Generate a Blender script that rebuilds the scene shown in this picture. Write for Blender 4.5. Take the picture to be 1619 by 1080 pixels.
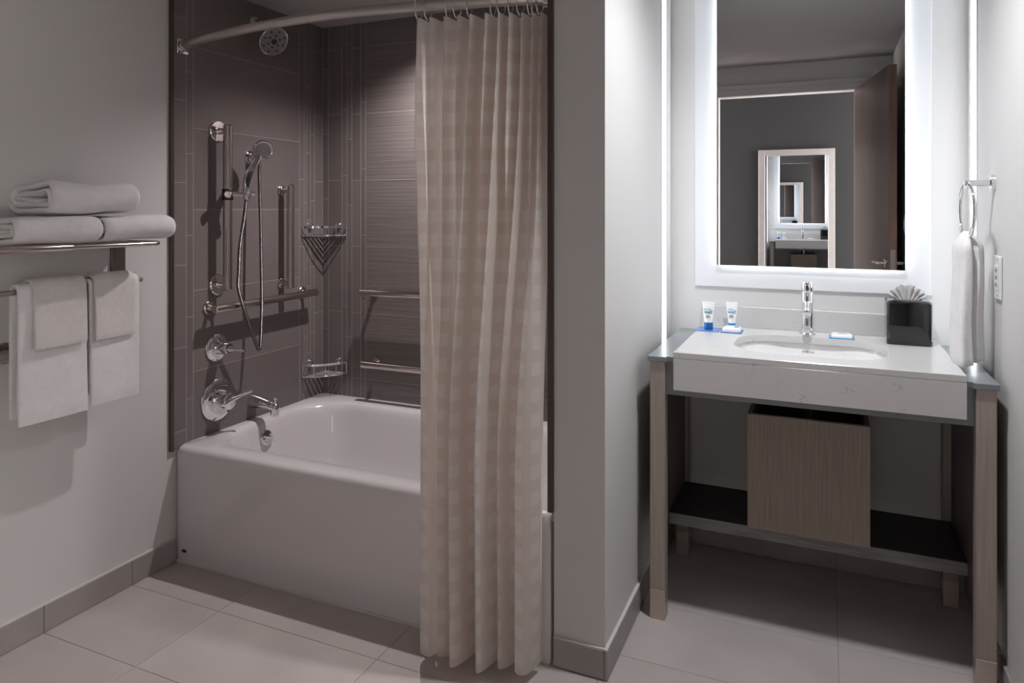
import bpy, bmesh, math, random
from mathutils import Vector, Matrix
random.seed(7)
PI = math.pi
for o in list(bpy.data.objects):
    bpy.data.objects.remove(o, do_unlink=True)
SC = bpy.context.scene
COL = SC.collection

# ------------------------------------------------------------------ camera
F_PX = 1121.7
cam = bpy.data.cameras.new('camera')
cam.sensor_fit = 'HORIZONTAL'; cam.sensor_width = 36.0
cam.lens = F_PX / 1619 * 36.0
cam.shift_y = -(540 - 331) / 1619
cam.clip_start = 0.02
camo = bpy.data.objects.new('camera', cam); COL.objects.link(camo)
camo.location = (0, 0, 1.30)
camo.rotation_euler = (PI / 2, 0, math.radians(23.747))
SC.camera = camo

# ------------------------------------------------------------------ world, exposure
world = bpy.data.worlds.new('world'); SC.world = world; world.use_nodes = True
bg = world.node_tree.nodes['Background']
bg.inputs[0].default_value = (1.0, 0.94, 0.92, 1); bg.inputs[1].default_value = 6.3
SC.view_settings.view_transform = 'Standard'
SC.view_settings.look = 'None'
SC.view_settings.gamma = 1.0
SC.view_settings.use_curve_mapping = False
SC.view_settings.exposure = 0.72
try:
    SC.cycles.use_denoising = True
    SC.cycles.max_bounces = 12; SC.cycles.diffuse_bounces = 6; SC.cycles.glossy_bounces = 8
    SC.cycles.sample_clamp_indirect = 6.0
except Exception:
    pass
SHOWER_W = 43.0
VANITY_W = 50.0          # recessed lamp over the tub
STRIP_L = 2.8            # radiance of the two light channels
HALO_L = 9.5             # radiance of the light band behind the mirror

# ------------------------------------------------------------------ materials
def new_mat(name):
    m = bpy.data.materials.new(name); m.use_nodes = True
    nt = m.node_tree; b = nt.nodes['Principled BSDF']
    return m, nt, b

def mat(name, col, rough=0.5, metal=0.0, var=0.0, vscale=8.0, bump=0.0, bscale=60.0, stretch=None, spec=0.5, coat=0.0, detail=4.0, obj_rand=0.0):
    m, nt, b = new_mat(name)
    b.inputs['Base Color'].default_value = (*col, 1)
    b.inputs['Roughness'].default_value = rough
    b.inputs['Metallic'].default_value = metal
    b.inputs['Specular IOR Level'].default_value = spec
    b.inputs['Coat Weight'].default_value = coat
    N = nt.nodes; L = nt.links
    tc = N.new('ShaderNodeTexCoord'); mp = N.new('ShaderNodeMapping')
    L.new(tc.outputs['Object'], mp.inputs['Vector'])
    if stretch: mp.inputs['Scale'].default_value = stretch
    vec = mp.outputs['Vector']
    if obj_rand > 0:
        oi = N.new('ShaderNodeObjectInfo'); ad = N.new('ShaderNodeVectorMath'); ad.operation = 'ADD'
        sc = N.new('ShaderNodeMath'); sc.operation = 'MULTIPLY'; sc.inputs[1].default_value = 37.0
        L.new(oi.outputs['Random'], sc.inputs[0]); L.new(vec, ad.inputs[0]); L.new(sc.outputs[0], ad.inputs[1])
        vec = ad.outputs[0]
    if var > 0 or obj_rand > 0:
        n = N.new('ShaderNodeTexNoise'); n.inputs['Scale'].default_value = vscale; n.inputs['Detail'].default_value = detail
        L.new(vec, n.inputs['Vector'])
        mr = N.new('ShaderNodeMapRange')
        mr.inputs['From Min'].default_value = 0.3; mr.inputs['From Max'].default_value = 0.7
        mr.inputs['To Min'].default_value = 1 - var; mr.inputs['To Max'].default_value = 1 + var
        L.new(n.outputs['Fac'], mr.inputs['Value'])
        val = mr.outputs[0]
        if obj_rand > 0:
            oi2 = N.new('ShaderNodeObjectInfo'); mr2 = N.new('ShaderNodeMapRange')
            mr2.inputs['To Min'].default_value = 1 - obj_rand; mr2.inputs['To Max'].default_value = 1 + obj_rand
            L.new(oi2.outputs['Random'], mr2.inputs['Value'])
            mu = N.new('ShaderNodeMath'); mu.operation = 'MULTIPLY'; L.new(val, mu.inputs[0]); L.new(mr2.outputs[0], mu.inputs[1]); val = mu.outputs[0]
        sv = N.new('ShaderNodeVectorMath'); sv.operation = 'SCALE'; sv.inputs[0].default_value = col
        L.new(val, sv.inputs['Scale']); L.new(sv.outputs[0], b.inputs['Base Color'])
    if bump > 0:
        n2 = N.new('ShaderNodeTexNoise'); n2.inputs['Scale'].default_value = bscale; n2.inputs['Detail'].default_value = 3.0
        L.new(vec, n2.inputs['Vector'])
        bp = N.new('ShaderNodeBump'); bp.inputs['Strength'].default_value = bump; bp.inputs['Distance'].default_value = 0.002
        L.new(n2.outputs['Fac'], bp.inputs['Height']); L.new(bp.outputs[0], b.inputs['Normal'])
    return m

def emit(name, col, strength):
    m, nt, b = new_mat(name)
    b.inputs['Base Color'].default_value = (0.8, 0.8, 0.8, 1)
    b.inputs['Emission Color'].default_value = (*col, 1)
    b.inputs['Emission Strength'].default_value = strength
    return m

M = {}
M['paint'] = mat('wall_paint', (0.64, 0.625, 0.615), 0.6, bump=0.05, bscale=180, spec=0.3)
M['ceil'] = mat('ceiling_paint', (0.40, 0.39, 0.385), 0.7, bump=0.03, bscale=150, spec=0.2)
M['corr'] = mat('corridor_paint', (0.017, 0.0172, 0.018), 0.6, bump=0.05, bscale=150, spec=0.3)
M['panel'] = mat('white_panel', (0.70, 0.70, 0.71), 0.45, bump=0.03, bscale=100)
M['floor_tile'] = mat('floor_tile', (0.485, 0.435, 0.415), 0.42, var=0.07, vscale=5, bump=0.04, bscale=90, obj_rand=0.03, detail=8)
M['floor_grout'] = mat('floor_grout', (0.34, 0.315, 0.305), 0.8, var=0.05)
M['base_tile'] = mat('baseboard_tile', (0.34, 0.31, 0.30), 0.45, var=0.07, vscale=9, obj_rand=0.04)
M['caulk'] = mat('caulk', (0.62, 0.59, 0.57), 0.6)
M['tile'] = mat('taupe_tile', (0.180, 0.156, 0.150), 0.30, var=0.05, vscale=6, bump=0.02, bscale=60, obj_rand=0.08, detail=7)
M['tile_grout'] = mat('tile_grout', (0.37, 0.335, 0.32), 0.8)
M['trim'] = mat('bronze_trim', (0.10, 0.08, 0.068), 0.35, metal=0.6)
M['chrome'] = mat('chrome', (0.82, 0.81, 0.82), 0.06, metal=1.0)
M['steel'] = mat('polished_steel', (0.62, 0.56, 0.53), 0.16, metal=1.0)
M['rodm'] = mat('rod_nickel', (0.62, 0.57, 0.54), 0.33, metal=0.85)
M['rubber'] = mat('black_rubber', (0.012, 0.012, 0.013), 0.45)
M['acrylic'] = mat('white_enamel', (0.68, 0.655, 0.655), 0.16, coat=0.4)
M['ceramic'] = mat('white_ceramic', (0.88, 0.87, 0.865), 0.12, coat=0.5)
M['ledge'] = mat('grey_lacquer', (0.20, 0.215, 0.225), 0.28, coat=0.1)
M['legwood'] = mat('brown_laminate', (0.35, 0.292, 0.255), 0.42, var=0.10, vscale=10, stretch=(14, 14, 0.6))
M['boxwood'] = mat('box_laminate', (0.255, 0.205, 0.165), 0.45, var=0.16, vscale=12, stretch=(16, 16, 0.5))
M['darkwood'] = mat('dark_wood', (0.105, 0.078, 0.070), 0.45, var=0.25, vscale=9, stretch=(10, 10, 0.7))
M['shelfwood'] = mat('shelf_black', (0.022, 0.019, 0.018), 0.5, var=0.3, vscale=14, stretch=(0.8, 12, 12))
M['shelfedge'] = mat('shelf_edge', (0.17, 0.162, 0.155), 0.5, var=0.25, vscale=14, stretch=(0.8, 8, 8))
M['foot'] = mat('brushed_foot', (0.55, 0.47, 0.42), 0.38, metal=0.7, var=0.06, vscale=6)
M['doorwood'] = mat('door_walnut', (0.10, 0.060, 0.048), 0.38, var=0.25, vscale=8, stretch=(10, 10, 0.6))
M['black'] = mat('gloss_black', (0.008, 0.008, 0.009), 0.07, coat=0.5)
M['terry'] = mat('white_terry', (0.80, 0.785, 0.785), 0.95, var=0.03, vscale=40, bump=0.9, bscale=420, spec=0.1)
M['terry2'] = mat('cream_terry', (0.72, 0.69, 0.665), 0.95, var=0.04, vscale=60, bump=1.0, bscale=330, spec=0.1)
M['plastic'] = mat('white_plastic', (0.78, 0.78, 0.78), 0.35)
M['clearwhite'] = mat('milky_plastic', (0.86, 0.86, 0.85), 0.25)
M['blue'] = mat('blue_plastic', (0.006, 0.13, 0.42), 0.30)
M['cyan'] = mat('cyan_plastic', (0.010, 0.29, 0.58), 0.30)
M['sachet'] = mat('sachet_film', (0.09, 0.22, 0.52), 0.2, var=0.15, vscale=60)
M['tealink'] = mat('teal_ink', (0.01, 0.22, 0.36), 0.5)
M['cyanink'] = mat('cyan_ink', (0.02, 0.36, 0.55), 0.5)
M['darkink'] = mat('dark_ink', (0.05, 0.03, 0.03), 0.5)
M['greyink'] = mat('grey_ink', (0.30, 0.27, 0.26), 0.5)
M['tissue'] = mat('tissue_paper', (0.80, 0.79, 0.79), 0.9)
M['silver'] = mat('silver_frame', (0.38, 0.365, 0.35), 0.35, metal=0.7, var=0.04, vscale=20)
M['dark'] = mat('dark_void', (0.01, 0.01, 0.01), 0.8)
M['mirror'], _nt, _b = new_mat('mirror_glass')
_b.inputs['Base Color'].default_value = (0.90, 0.91, 0.92, 1); _b.inputs['Metallic'].default_value = 1; _b.inputs['Roughness'].default_value = 0.0
M['led'] = emit('led_channel', (0.88, 0.94, 1.0), STRIP_L)
M['halo'] = emit('led_halo', (0.86, 0.93, 1.0), HALO_L)
M['lamp'] = emit('lamp_lens', (1.0, 0.90, 0.82), 3.0)

def quartz():
    m, nt, b = new_mat('white_quartz'); N = nt.nodes; L = nt.links
    b.inputs['Roughness'].default_value = 0.22
    tc = N.new('ShaderNodeTexCoord')
    n1 = N.new('ShaderNodeTexNoise'); n1.inputs['Scale'].default_value = 14; n1.inputs['Detail'].default_value = 8; n1.inputs['Distortion'].default_value = 1.6
    L.new(tc.outputs['Object'], n1.inputs['Vector'])
    # thin broken veins where the noise crosses its middle
    s = N.new('ShaderNodeMath'); s.operation = 'SUBTRACT'; s.inputs[1].default_value = 0.5; L.new(n1.outputs['Fac'], s.inputs[0])
    a = N.new('ShaderNodeMath'); a.operation = 'ABSOLUTE'; L.new(s.outputs[0], a.inputs[0])
    r = N.new('ShaderNodeMapRange'); r.inputs['From Min'].default_value = 0.0; r.inputs['From Max'].default_value = 0.012; r.inputs['To Min'].default_value = 1; r.inputs['To Max'].default_value = 0
    L.new(a.outputs[0], r.inputs['Value'])
    n2 = N.new('ShaderNodeTexNoise'); n2.inputs['Scale'].default_value = 22; n2.inputs['Detail'].default_value = 3
    L.new(tc.outputs['Object'], n2.inputs['Vector'])
    r2 = N.new('ShaderNodeMapRange'); r2.inputs['From Min'].default_value = 0.56; r2.inputs['From Max'].default_value = 0.70
    L.new(n2.outputs['Fac'], r2.inputs['Value'])
    mu = N.new('ShaderNodeMath'); mu.operation = 'MULTIPLY'; L.new(r.outputs[0], mu.inputs[0]); L.new(r2.outputs[0], mu.inputs[1])
    mx = N.new('ShaderNodeMix'); mx.data_type = 'RGBA'
    mx.inputs[6].default_value = (0.585, 0.57, 0.56, 1); mx.inputs[7].default_value = (0.30, 0.28, 0.27, 1)
    L.new(mu.outputs[0], mx.inputs[0]); L.new(mx.outputs[2], b.inputs['Base Color'])
    return m
M['quartz'] = quartz()

def ribbed():
    m, nt, b = new_mat('ribbed_tile'); N = nt.nodes; L = nt.links
    b.inputs['Roughness'].default_value = 0.34
    tc = N.new('ShaderNodeTexCoord'); mp = N.new('ShaderNodeMapping'); mp.inputs['Scale'].default_value = (2.5, 2.5, 190.0)
    L.new(tc.outputs['Object'], mp.inputs['Vector'])
    oi = N.new('ShaderNodeObjectInfo'); ad = N.new('ShaderNodeVectorMath'); ad.operation = 'ADD'
    sc = N.new('ShaderNodeMath'); sc.operation = 'MULTIPLY'; sc.inputs[1].default_value = 53.0
    L.new(oi.outputs['Random'], sc.inputs[0]); L.new(mp.outputs[0], ad.inputs[0]); L.new(sc.outputs[0], ad.inputs[1])
    n = N.new('ShaderNodeTexNoise'); n.inputs['Scale'].default_value = 1.0; n.inputs['Detail'].default_value = 3
    L.new(ad.outputs[0], n.inputs['Vector'])
    cr = N.new('ShaderNodeMapRange'); cr.inputs['From Min'].default_value = 0.3; cr.inputs['From Max'].default_value = 0.7
    cr.inputs['To Min'].default_value = 0.84; cr.inputs['To Max'].default_value = 1.16
    L.new(n.outputs['Fac'], cr.inputs['Value'])
    sv = N.new('ShaderNodeVectorMath'); sv.operation = 'SCALE'; sv.inputs[0].default_value = (0.185, 0.160, 0.152)
    L.new(cr.outputs[0], sv.inputs['Scale']); L.new(sv.outputs[0], b.inputs['Base Color'])
    bp = N.new('ShaderNodeBump'); bp.inputs['Strength'].default_value = 0.6; bp.inputs['Distance'].default_value = 0.002
    L.new(n.outputs['Fac'], bp.inputs['Height']); L.new(bp.outputs[0], b.inputs['Normal'])
    return m
M['ribbed'] = ribbed()

def curtain_mat(name, plain=False):
    m = bpy.data.materials.new(name); m.use_nodes = True
    nt = m.node_tree; N = nt.nodes; L = nt.links
    N.remove(N['Principled BSDF']); out = N['Material Output']
    df = N.new('ShaderNodeBsdfDiffuse'); tr = N.new('ShaderNodeBsdfTranslucent'); mx = N.new('ShaderNodeMixShader')
    gl = N.new('ShaderNodeBsdfGlossy'); gl.inputs['Roughness'].default_value = 0.35; gl.inputs['Color'].default_value = (1, 1, 1, 1)
    mg = N.new('ShaderNodeMixShader'); mg.inputs[0].default_value = 0.05 if not plain else 0.12
    L.new(df.outputs[0], mx.inputs[1]); L.new(tr.outputs[0], mx.inputs[2]); L.new(mx.outputs[0], mg.inputs[1]); L.new(gl.outputs[0], mg.inputs[2]); L.new(mg.outputs[0], out.inputs['Surface'])
    if plain:
        df.inputs[0].default_value = (0.78, 0.75, 0.74, 1); tr.inputs[0].default_value = (0.78, 0.75, 0.74, 1); mx.inputs[0].default_value = 0.5
        return m
    uv = N.new('ShaderNodeUVMap'); uv.uv_map = 'cloth'
    sp = N.new('ShaderNodeSeparateXYZ'); L.new(uv.outputs[0], sp.inputs[0])
    def band(sock, period, duty):
        d = N.new('ShaderNodeMath'); d.operation = 'DIVIDE'; d.inputs[1].default_value = period; L.new(sock, d.inputs[0])
        fr = N.new('ShaderNodeMath'); fr.operation = 'FRACT'; L.new(d.outputs[0], fr.inputs[0])
        lt = N.new('ShaderNodeMath'); lt.operation = 'LESS_THAN'; lt.inputs[1].default_value = duty; L.new(fr.outputs[0], lt.inputs[0])
        return lt.outputs[0]
    bu = band(sp.outputs[0], 0.070, 0.52); bv = band(sp.outputs[1], 0.071, 0.52)
    both = N.new('ShaderNodeMath'); both.operation = 'MULTIPLY'; L.new(bu, both.inputs[0]); L.new(bv, both.inputs[1])
    su = N.new('ShaderNodeMath'); su.operation = 'ADD'; L.new(bu, su.inputs[0]); L.new(bv, su.inputs[1])
    su2 = N.new('ShaderNodeMath'); su2.operation = 'MULTIPLY_ADD'; su2.inputs[1].default_value = 0.07; L.new(su.outputs[0], su2.inputs[0])
    bm_ = N.new('ShaderNodeMath'); bm_.operation = 'MULTIPLY'; bm_.inputs[1].default_value = 0.8; L.new(both.outputs[0], bm_.inputs[0]); L.new(bm_.outputs[0], su2.inputs[2])
    cm = N.new('ShaderNodeMix'); cm.data_type = 'RGBA'
    cm.inputs[6].default_value = (0.90, 0.84, 0.79, 1); cm.inputs[7].default_value = (0.96, 0.93, 0.905, 1)
    L.new(su2.outputs[0], cm.inputs[0]); L.new(cm.outputs[2], df.inputs[0]); L.new(cm.outputs[2], tr.inputs[0])
    fm = N.new('ShaderNodeMapRange'); fm.inputs['To Min'].default_value = 0.76; fm.inputs['To Max'].default_value = 0.70
    L.new(both.outputs[0], fm.inputs['Value']); L.new(fm.outputs[0], mx.inputs[0])
    return m
M['curtain'] = curtain_mat('checked_curtain')
M['liner'] = curtain_mat('vinyl_liner', True)

# ------------------------------------------------------------------ mesh helpers
ORIGIN = {}
class MB:
    def __init__(s): s.v = []; s.f = []; s.uv = None
    def add(s, vs, fs):
        k = len(s.v); s.v += [tuple(p) for p in vs]; s.f += [tuple(i + k for i in f) for f in fs]; return s
    def box(s, x0, x1, y0, y1, z0, z1):
        return s.add([(x0, y0, z0), (x1, y0, z0), (x1, y1, z0), (x0, y1, z0), (x0, y0, z1), (x1, y0, z1), (x1, y1, z1), (x0, y1, z1)],
                     [(0, 3, 2, 1), (4, 5, 6, 7), (0, 1, 5, 4), (1, 2, 6, 5), (2, 3, 7, 6), (3, 0, 4, 7)])
    def cbox(s, x0, x1, y0, y1, z0, z1, c):       # box with chamfered edges
        bm = bmesh.new(); bmesh.ops.create_cube(bm, size=1)
        for v in bm.verts:
            v.co = ((x0 + x1) / 2 + v.co.x * (x1 - x0), (y0 + y1) / 2 + v.co.y * (y1 - y0), (z0 + z1) / 2 + v.co.z * (z1 - z0))
        bmesh.ops.bevel(bm, geom=list(bm.edges), offset=c, segments=1 if c < 0.004 else 3, profile=0.5, affect='EDGES')
        bm.verts.index_update(); s.add([v.co[:] for v in bm.verts], [[v.index for v in f.verts] for f in bm.faces]); bm.free(); return s
    def loft(s, loops, cap0=False, cap1=False, closed=True):
        n = len(loops[0]); k = len(s.v)
        for lp in loops: s.v += [tuple(p) for p in lp]
        for i in range(len(loops) - 1):
            for j in range(n if closed else n - 1):
                a = k + i * n + j; b = k + i * n + (j + 1) % n
                s.f.append((a, b, b + n, a + n))
        if cap0: s.f.append(tuple(k + j for j in reversed(range(n))))
        if cap1: s.f.append(tuple(k + (len(loops) - 1) * n + j for j in range(n)))
        return s
    def tube(s, pts, r, n=12, cap=True, closed=False, rs=None):
        P = [Vector(p) for p in pts]; m = len(P); loops = []; nrm = None
        for i in range(m):
            if closed: t = (P[(i + 1) % m] - P[i - 1])
            else: t = P[min(i + 1, m - 1)] - P[max(i - 1, 0)]
            t.normalize()
            if nrm is None:
                nrm = t.orthogonal().normalized()
            nrm = (nrm - t * nrm.dot(t)).normalized(); bn = t.cross(nrm)
            rr = rs[i] if rs else r
            loops.append([P[i] + (nrm * math.cos(2 * PI * j / n) + bn * math.sin(2 * PI * j / n)) * rr for j in range(n)])
        if closed: loops.append(loops[0]); return s.loft(loops)
        return s.loft(loops, cap, cap)
    def lathe(s, base, axis, prof, n=28):         # prof: [(radius, distance along axis)]
        b = Vector(base); a = Vector(axis).normalized(); u = a.orthogonal().normalized(); w = a.cross(u)
        loops = [[b + a * h + (u * math.cos(2 * PI * j / n) + w * math.sin(2 * PI * j / n)) * max(r, 1e-5) for j in range(n)] for r, h in prof]
        return s.loft(loops, True, True)
    def build(s, name, m, parent=None, smooth=None, pivot=None, bevel=0, solid=0, subdiv=0):
        if parent is not None:
            off = ORIGIN[parent.name]
        elif pivot is not None: off = Vector(pivot)
        else: off = Vector((0, 0, 0))
        me = bpy.data.meshes.new(name)
        me.from_pydata([(x - off.x, y - off.y, z - off.z) for x, y, z in s.v], [], s.f)
        if s.uv is not None:
            ul = me.uv_layers.new(name='cloth')
            for l in me.loops: ul.data[l.index].uv = s.uv[l.vertex_index]
        me.materials.append(M[m] if isinstance(m, str) else m)
        bm = bmesh.new(); bm.from_mesh(me); bmesh.ops.recalc_face_normals(bm, faces=bm.faces); bm.to_mesh(me); bm.free()
        if smooth is not None:
            me.shade_smooth()
            if smooth < 179: me.set_sharp_from_angle(angle=math.radians(smooth))
        o = bpy.data.objects.new(name, me); COL.objects.link(o)
        if parent is not None: o.parent = parent
        else: o.location = off
        ORIGIN[o.name] = off
        if bevel:
            b = o.modifiers.new('edge', 'BEVEL'); b.width = bevel; b.segments = 2; b.limit_method = 'ANGLE'
        if subdiv:
            d = o.modifiers.new('sub', 'SUBSURF'); d.levels = subdiv; d.render_levels = subdiv
        return o

def tag(o, label, cat, group=None):
    o['label'] = label; o['category'] = cat
    if group: o['group'] = group
    return o
def thing(name, loc, label, cat, group=None):
    o = bpy.data.objects.new(name, None); COL.objects.link(o); o.location = loc; o.empty_display_size = 0.05
    ORIGIN[o.name] = Vector(loc); return tag(o, label, cat, group)
def struct(o, label=None):
    o['kind'] = 'structure'
    if label: o['label'] = label
    return o
_tc = {}
def piece(name, parent, x0, x1, y0, y1, z0, z1, m, c=0.0008):
    """one tile: a chamfered block, its mesh shared between equal sizes"""
    key = (round(x1 - x0, 4), round(y1 - y0, 4), round(z1 - z0, 4), m)
    if key not in _tc:
        b = MB().cbox(-key[0] / 2, key[0] / 2, -key[1] / 2, key[1] / 2, -key[2] / 2, key[2] / 2, c)
        me = bpy.data.meshes.new(name); me.from_pydata(b.v, [], b.f); me.materials.append(M[m]); _tc[key] = me
    o = bpy.data.objects.new(name, _tc[key]); COL.objects.link(o); o.parent = parent
    off = ORIGIN[parent.name]
    o.location = ((x0 + x1) / 2 - off.x, (y0 + y1) / 2 - off.y, (z0 + z1) / 2 - off.z)
    return o
def rrect(x0, x1, y0, y1, r, z, n=8):
    r = min(r, (x1 - x0) / 2 - 1e-5, (y1 - y0) / 2 - 1e-5); pts = []
    for cx, cy, a0 in ((x1 - r, y1 - r, 0), (x0 + r, y1 - r, 90), (x0 + r, y0 + r, 180), (x1 - r, y0 + r, 270)):
        for i in range(n + 1):
            a = math.radians(a0 + 90 * i / n); pts.append((cx + r * math.cos(a), cy + r * math.sin(a), z))
    return pts
def arc(c, r, a0, a1, n, ax, ay):
    c = Vector(c); ax = Vector(ax); ay = Vector(ay)
    return [c + (ax * math.cos(a0 + (a1 - a0) * i / n) + ay * math.sin(a0 + (a1 - a0) * i / n)) * r for i in range(n + 1)]
def smoothpath(pts, sub=8):
    P = [Vector(p) for p in pts]; out = []
    for i in range(len(P) - 1):
        p0 = P[max(i - 1, 0)]; p1 = P[i]; p2 = P[i + 1]; p3 = P[min(i + 2, len(P) - 1)]
        for k in range(sub):
            t = k / sub
            out.append(0.5 * ((2 * p1) + (p2 - p0) * t + (2 * p0 - 5 * p1 + 4 * p2 - p3) * t * t + (3 * p1 - p0 - 3 * p2 + p3) * t ** 3))
    out.append(P[-1]); return out

# ------------------------------------------------------------------ dimensions
XL, XP, XR = -2.200, -0.555, 0.447          # walls: painted side wall, alcove side of the partition, alcove far side
XT, YT = -2.190, 2.735                      # tile faces over the tub
YF, YB = 1.900, 2.820                       # tub front, wall behind the vanity
HC, HT = 2.400, 2.165                       # room ceiling, tub ceiling
YD = -0.150                                 # wall with the doorway
TUBZ = 0.425

# ------------------------------------------------------------------ room shell
fl = struct(MB().box(-2.6, 1.6, -1.75, 2.92, -0.10, -0.0015).build('floor', 'floor_grout'), 'beige stone-look floor tiles in a stacked grid')
gx, gy, tw, td = 0.038, 1.414, 0.610, 0.304
for i in range(-5, 3):
    for j in range(-11, 6):
        x0, x1 = gx + tw * i + 0.001, gx + tw * (i + 1) - 0.001
        y0, y1 = gy + td * j + 0.001, gy + td * (j + 1) - 0.001
        x0, x1 = max(x0, -2.6), min(x1, 1.6); y0, y1 = max(y0, -1.75), min(y1, YB)
        if y0 < YD - 0.1: 
            pass
        else:
            x0, x1 = max(x0, XL), min(x1, XR)
        if x0 < -0.7 and y0 > 1.75 and y1 > YF: y1 = min(y1, YF + 0.02)
        if x1 - x0 > 0.02 and y1 - y0 > 0.02 and y0 > -1.7 and x0 > -2.0 - 0.7:
            if y0 < YD - 0.1 and (x1 < -1.3 or x0 > 0.8): continue
            piece('floor_tile', fl, x0, x1, y0, y1, -0.009, 0.0, 'floor_tile', 0.0006)

struct(MB().box(XL - 0.1, XL, YD - 0.12, 2.84, 0, HC).build('wall_left', 'paint'), 'plain light painted wall behind the towel rack')
wb = struct(MB().box(XL - 0.1, -0.705, YT + 0.0006, 2.86, 0, HC).build('wall_tub_back', 'tile_grout'), 'taupe tiled wall along the tub with ribbed tiles')
wt = struct(MB().box(XL, XT - 0.0006, 1.888, YT + 0.0006, TUBZ - 0.02, HT).build('wall_tub_left', 'tile_grout'), 'taupe tiled wall with shower fittings')
struct(MB().box(-0.705, XP, YF, 2.92, 0, HC).build('wall_partition', 'paint'), 'pale painted partition between tub and vanity')
struct(MB().box(XP, XR + 0.1, YB, 2.92, 0, HC).build('wall_vanity_back', 'paint'), 'white wall behind the vanity')
struct(MB().box(XR, XR + 0.1, YD - 0.12, YB, 0, HC).build('wall_right', 'paint'), 'white wall beside the vanity')
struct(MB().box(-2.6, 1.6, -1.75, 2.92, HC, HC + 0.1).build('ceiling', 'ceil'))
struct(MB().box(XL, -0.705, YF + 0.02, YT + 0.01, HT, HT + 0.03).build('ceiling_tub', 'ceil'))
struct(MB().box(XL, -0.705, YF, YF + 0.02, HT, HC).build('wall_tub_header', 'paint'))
wf = MB().box(XL, -0.76, YD - 0.12, YD, 0, HC).box(0.205, XR, YD - 0.12, YD, 0, HC).box(-0.76, 0.205, YD - 0.12, YD, 2.175, HC)
struct(wf.build('wall_front', 'paint'))
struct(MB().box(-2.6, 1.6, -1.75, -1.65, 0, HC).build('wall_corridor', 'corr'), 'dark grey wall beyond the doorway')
# casing round the doorway (seen in the mirror)
cs = MB().cbox(-0.85, -0.755, YD, YD + 0.018, 0, 2.175, 0.003).cbox(0.205, 0.29, YD, YD + 0.018, 0, 2.175, 0.003)
cs.cbox(-0.85, 0.29, YD, YD + 0.020, 2.170, 2.225, 0.003).cbox(-0.86, 0.30, YD, YD + 0.030, 2.225, 2.255, 0.004)
struct(cs.build('trim_1', 'paint'))

# taupe tiles, wall with the shower fittings: columns from the front edge to the corner
ZR0 = 1.916
def column_tiles(par, lo, hi, phase, face, axis, m, height=0.308, g=0.0020):
    z = ZR0 + phase
    while z > TUBZ - 0.02: z -= height
    while z < HT:
        a, b = max(z + g / 2, TUBZ - 0.015), min(z + height - g / 2, HT)
        if b - a > 0.01:
            if axis == 'x': piece('wall_tile', par, XT - 0.008, XT, lo + g / 2, hi - g / 2, a, b, m)
            else: piece('wall_tile', par, lo + g / 2, hi - g / 2, YT, YT + 0.008, a, b, m)
        z += height
for lo, hi, ph in ((1.888, 1.945, 0.10), (1.945, 1.977, 0.21), (1.977, 2.571, 0.0), (2.571, 2.604, 0.138), (2.604, 2.621, 0.03), (2.621, 2.647, 0.26), (2.647, 2.674, 0.04), (2.674, YT, 0.13)):
    column_tiles(wt, lo, hi, ph, XT, 'x', 'tile')
for lo, hi, ph in ((XT, -2.156, 0.05), (-2.156, -2.077, 0.138), (-2.077, -2.049, 0.160), (-2.049, -2.021, 0.02), (-2.021, -1.971, 0.136), (-1.971, -1.944, 0.190)):
    column_tiles(wb, lo, hi, ph, YT, 'y', 'tile')
for lo, hi in ((-1.944, -1.334), (-1.334, -0.98)):
    column_tiles(wb, lo, hi, 0.137, YT, 'y', 'ribbed')
for lo, hi, ph in ((-0.98, -0.93, 0.05), (-0.93, -0.88, 0.16), (-0.88, -0.80, 0.02), (-0.80, -0.716, 0.14)):
    column_tiles(wb, lo, hi, ph, YT, 'y', 'tile')
wr = struct(MB().box(-0.714, -0.705, 1.906, YT, TUBZ - 0.02, HT).build('wall_tub_right', 'tile_grout'))
for k in range(6):
    z0 = 0.41 + 0.308 * k
    for lo, hi in ((1.908, 2.48), (2.48, 2.60), (2.60, 2.73)):
        piece('wall_tile', wr, -0.7155, -0.7135, lo + 0.001, hi - 0.001, z0 + 0.001, min(z0 + 0.307, HT), 'tile')
struct(MB().cbox(XL, XT + 0.002, 1.874, 1.889, TUBZ - 0.015, HC, 0.001).build('trim_2', 'trim'), 'dark metal edge strip beside the shower tiles')
struct(MB().cbox(-0.7215, -0.7055, 1.889, 1.9055, 0.437, HC, 0.001).build('trim_3', 'trim'), 'dark metal edge strip beside the curtain')

# tile baseboards, each block a piece
def baseboard(name, label, runs):
    root = None
    for (x0, x1, y0, y1) in runs:
        if root is None:
            root = struct(MB().box(min(r[0] for r in runs[:1]), x1, y0, y1, 0.0, 0.004).build(name, 'floor_grout'), label)
        piece('baseboard_tile', root, x0, x1, y0, y1, 0.001, 0.083, 'base_tile', 0.001)
    return root
L_ = []
ys = [-0.13, 0.198, 0.502, 0.806, 1.110, 1.414, 1.718, 1.898]
for a, b in zip(ys[:-1], ys[1:]): L_.append((XL, XL + 0.010, a + 0.001, b - 0.001))
baseboard('baseboard_left', 'taupe tile baseboard under the painted wall', L_)
baseboard('baseboard_partition', 'taupe tile baseboard round the partition end',
          [(-0.704, XP - 0.001, YF - 0.010, YF - 0.0003)] + [(XP + 0.0003, XP + 0.010, a + 0.0008, b - 0.0008) for a, b in ((YF - 0.010, 2.018), (2.018, 2.32), (2.32, 2.628), (2.628, YB))])
bxs = (-0.54, 0.038, 0.432)
baseboard('baseboard_back', 'taupe tile baseboard behind the vanity', [(a + 0.001, b - 0.001, YB - 0.010, YB) for a, b in zip((-0.545, -0.20, 0.038), (-0.20, 0.038, 0.437))])
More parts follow.
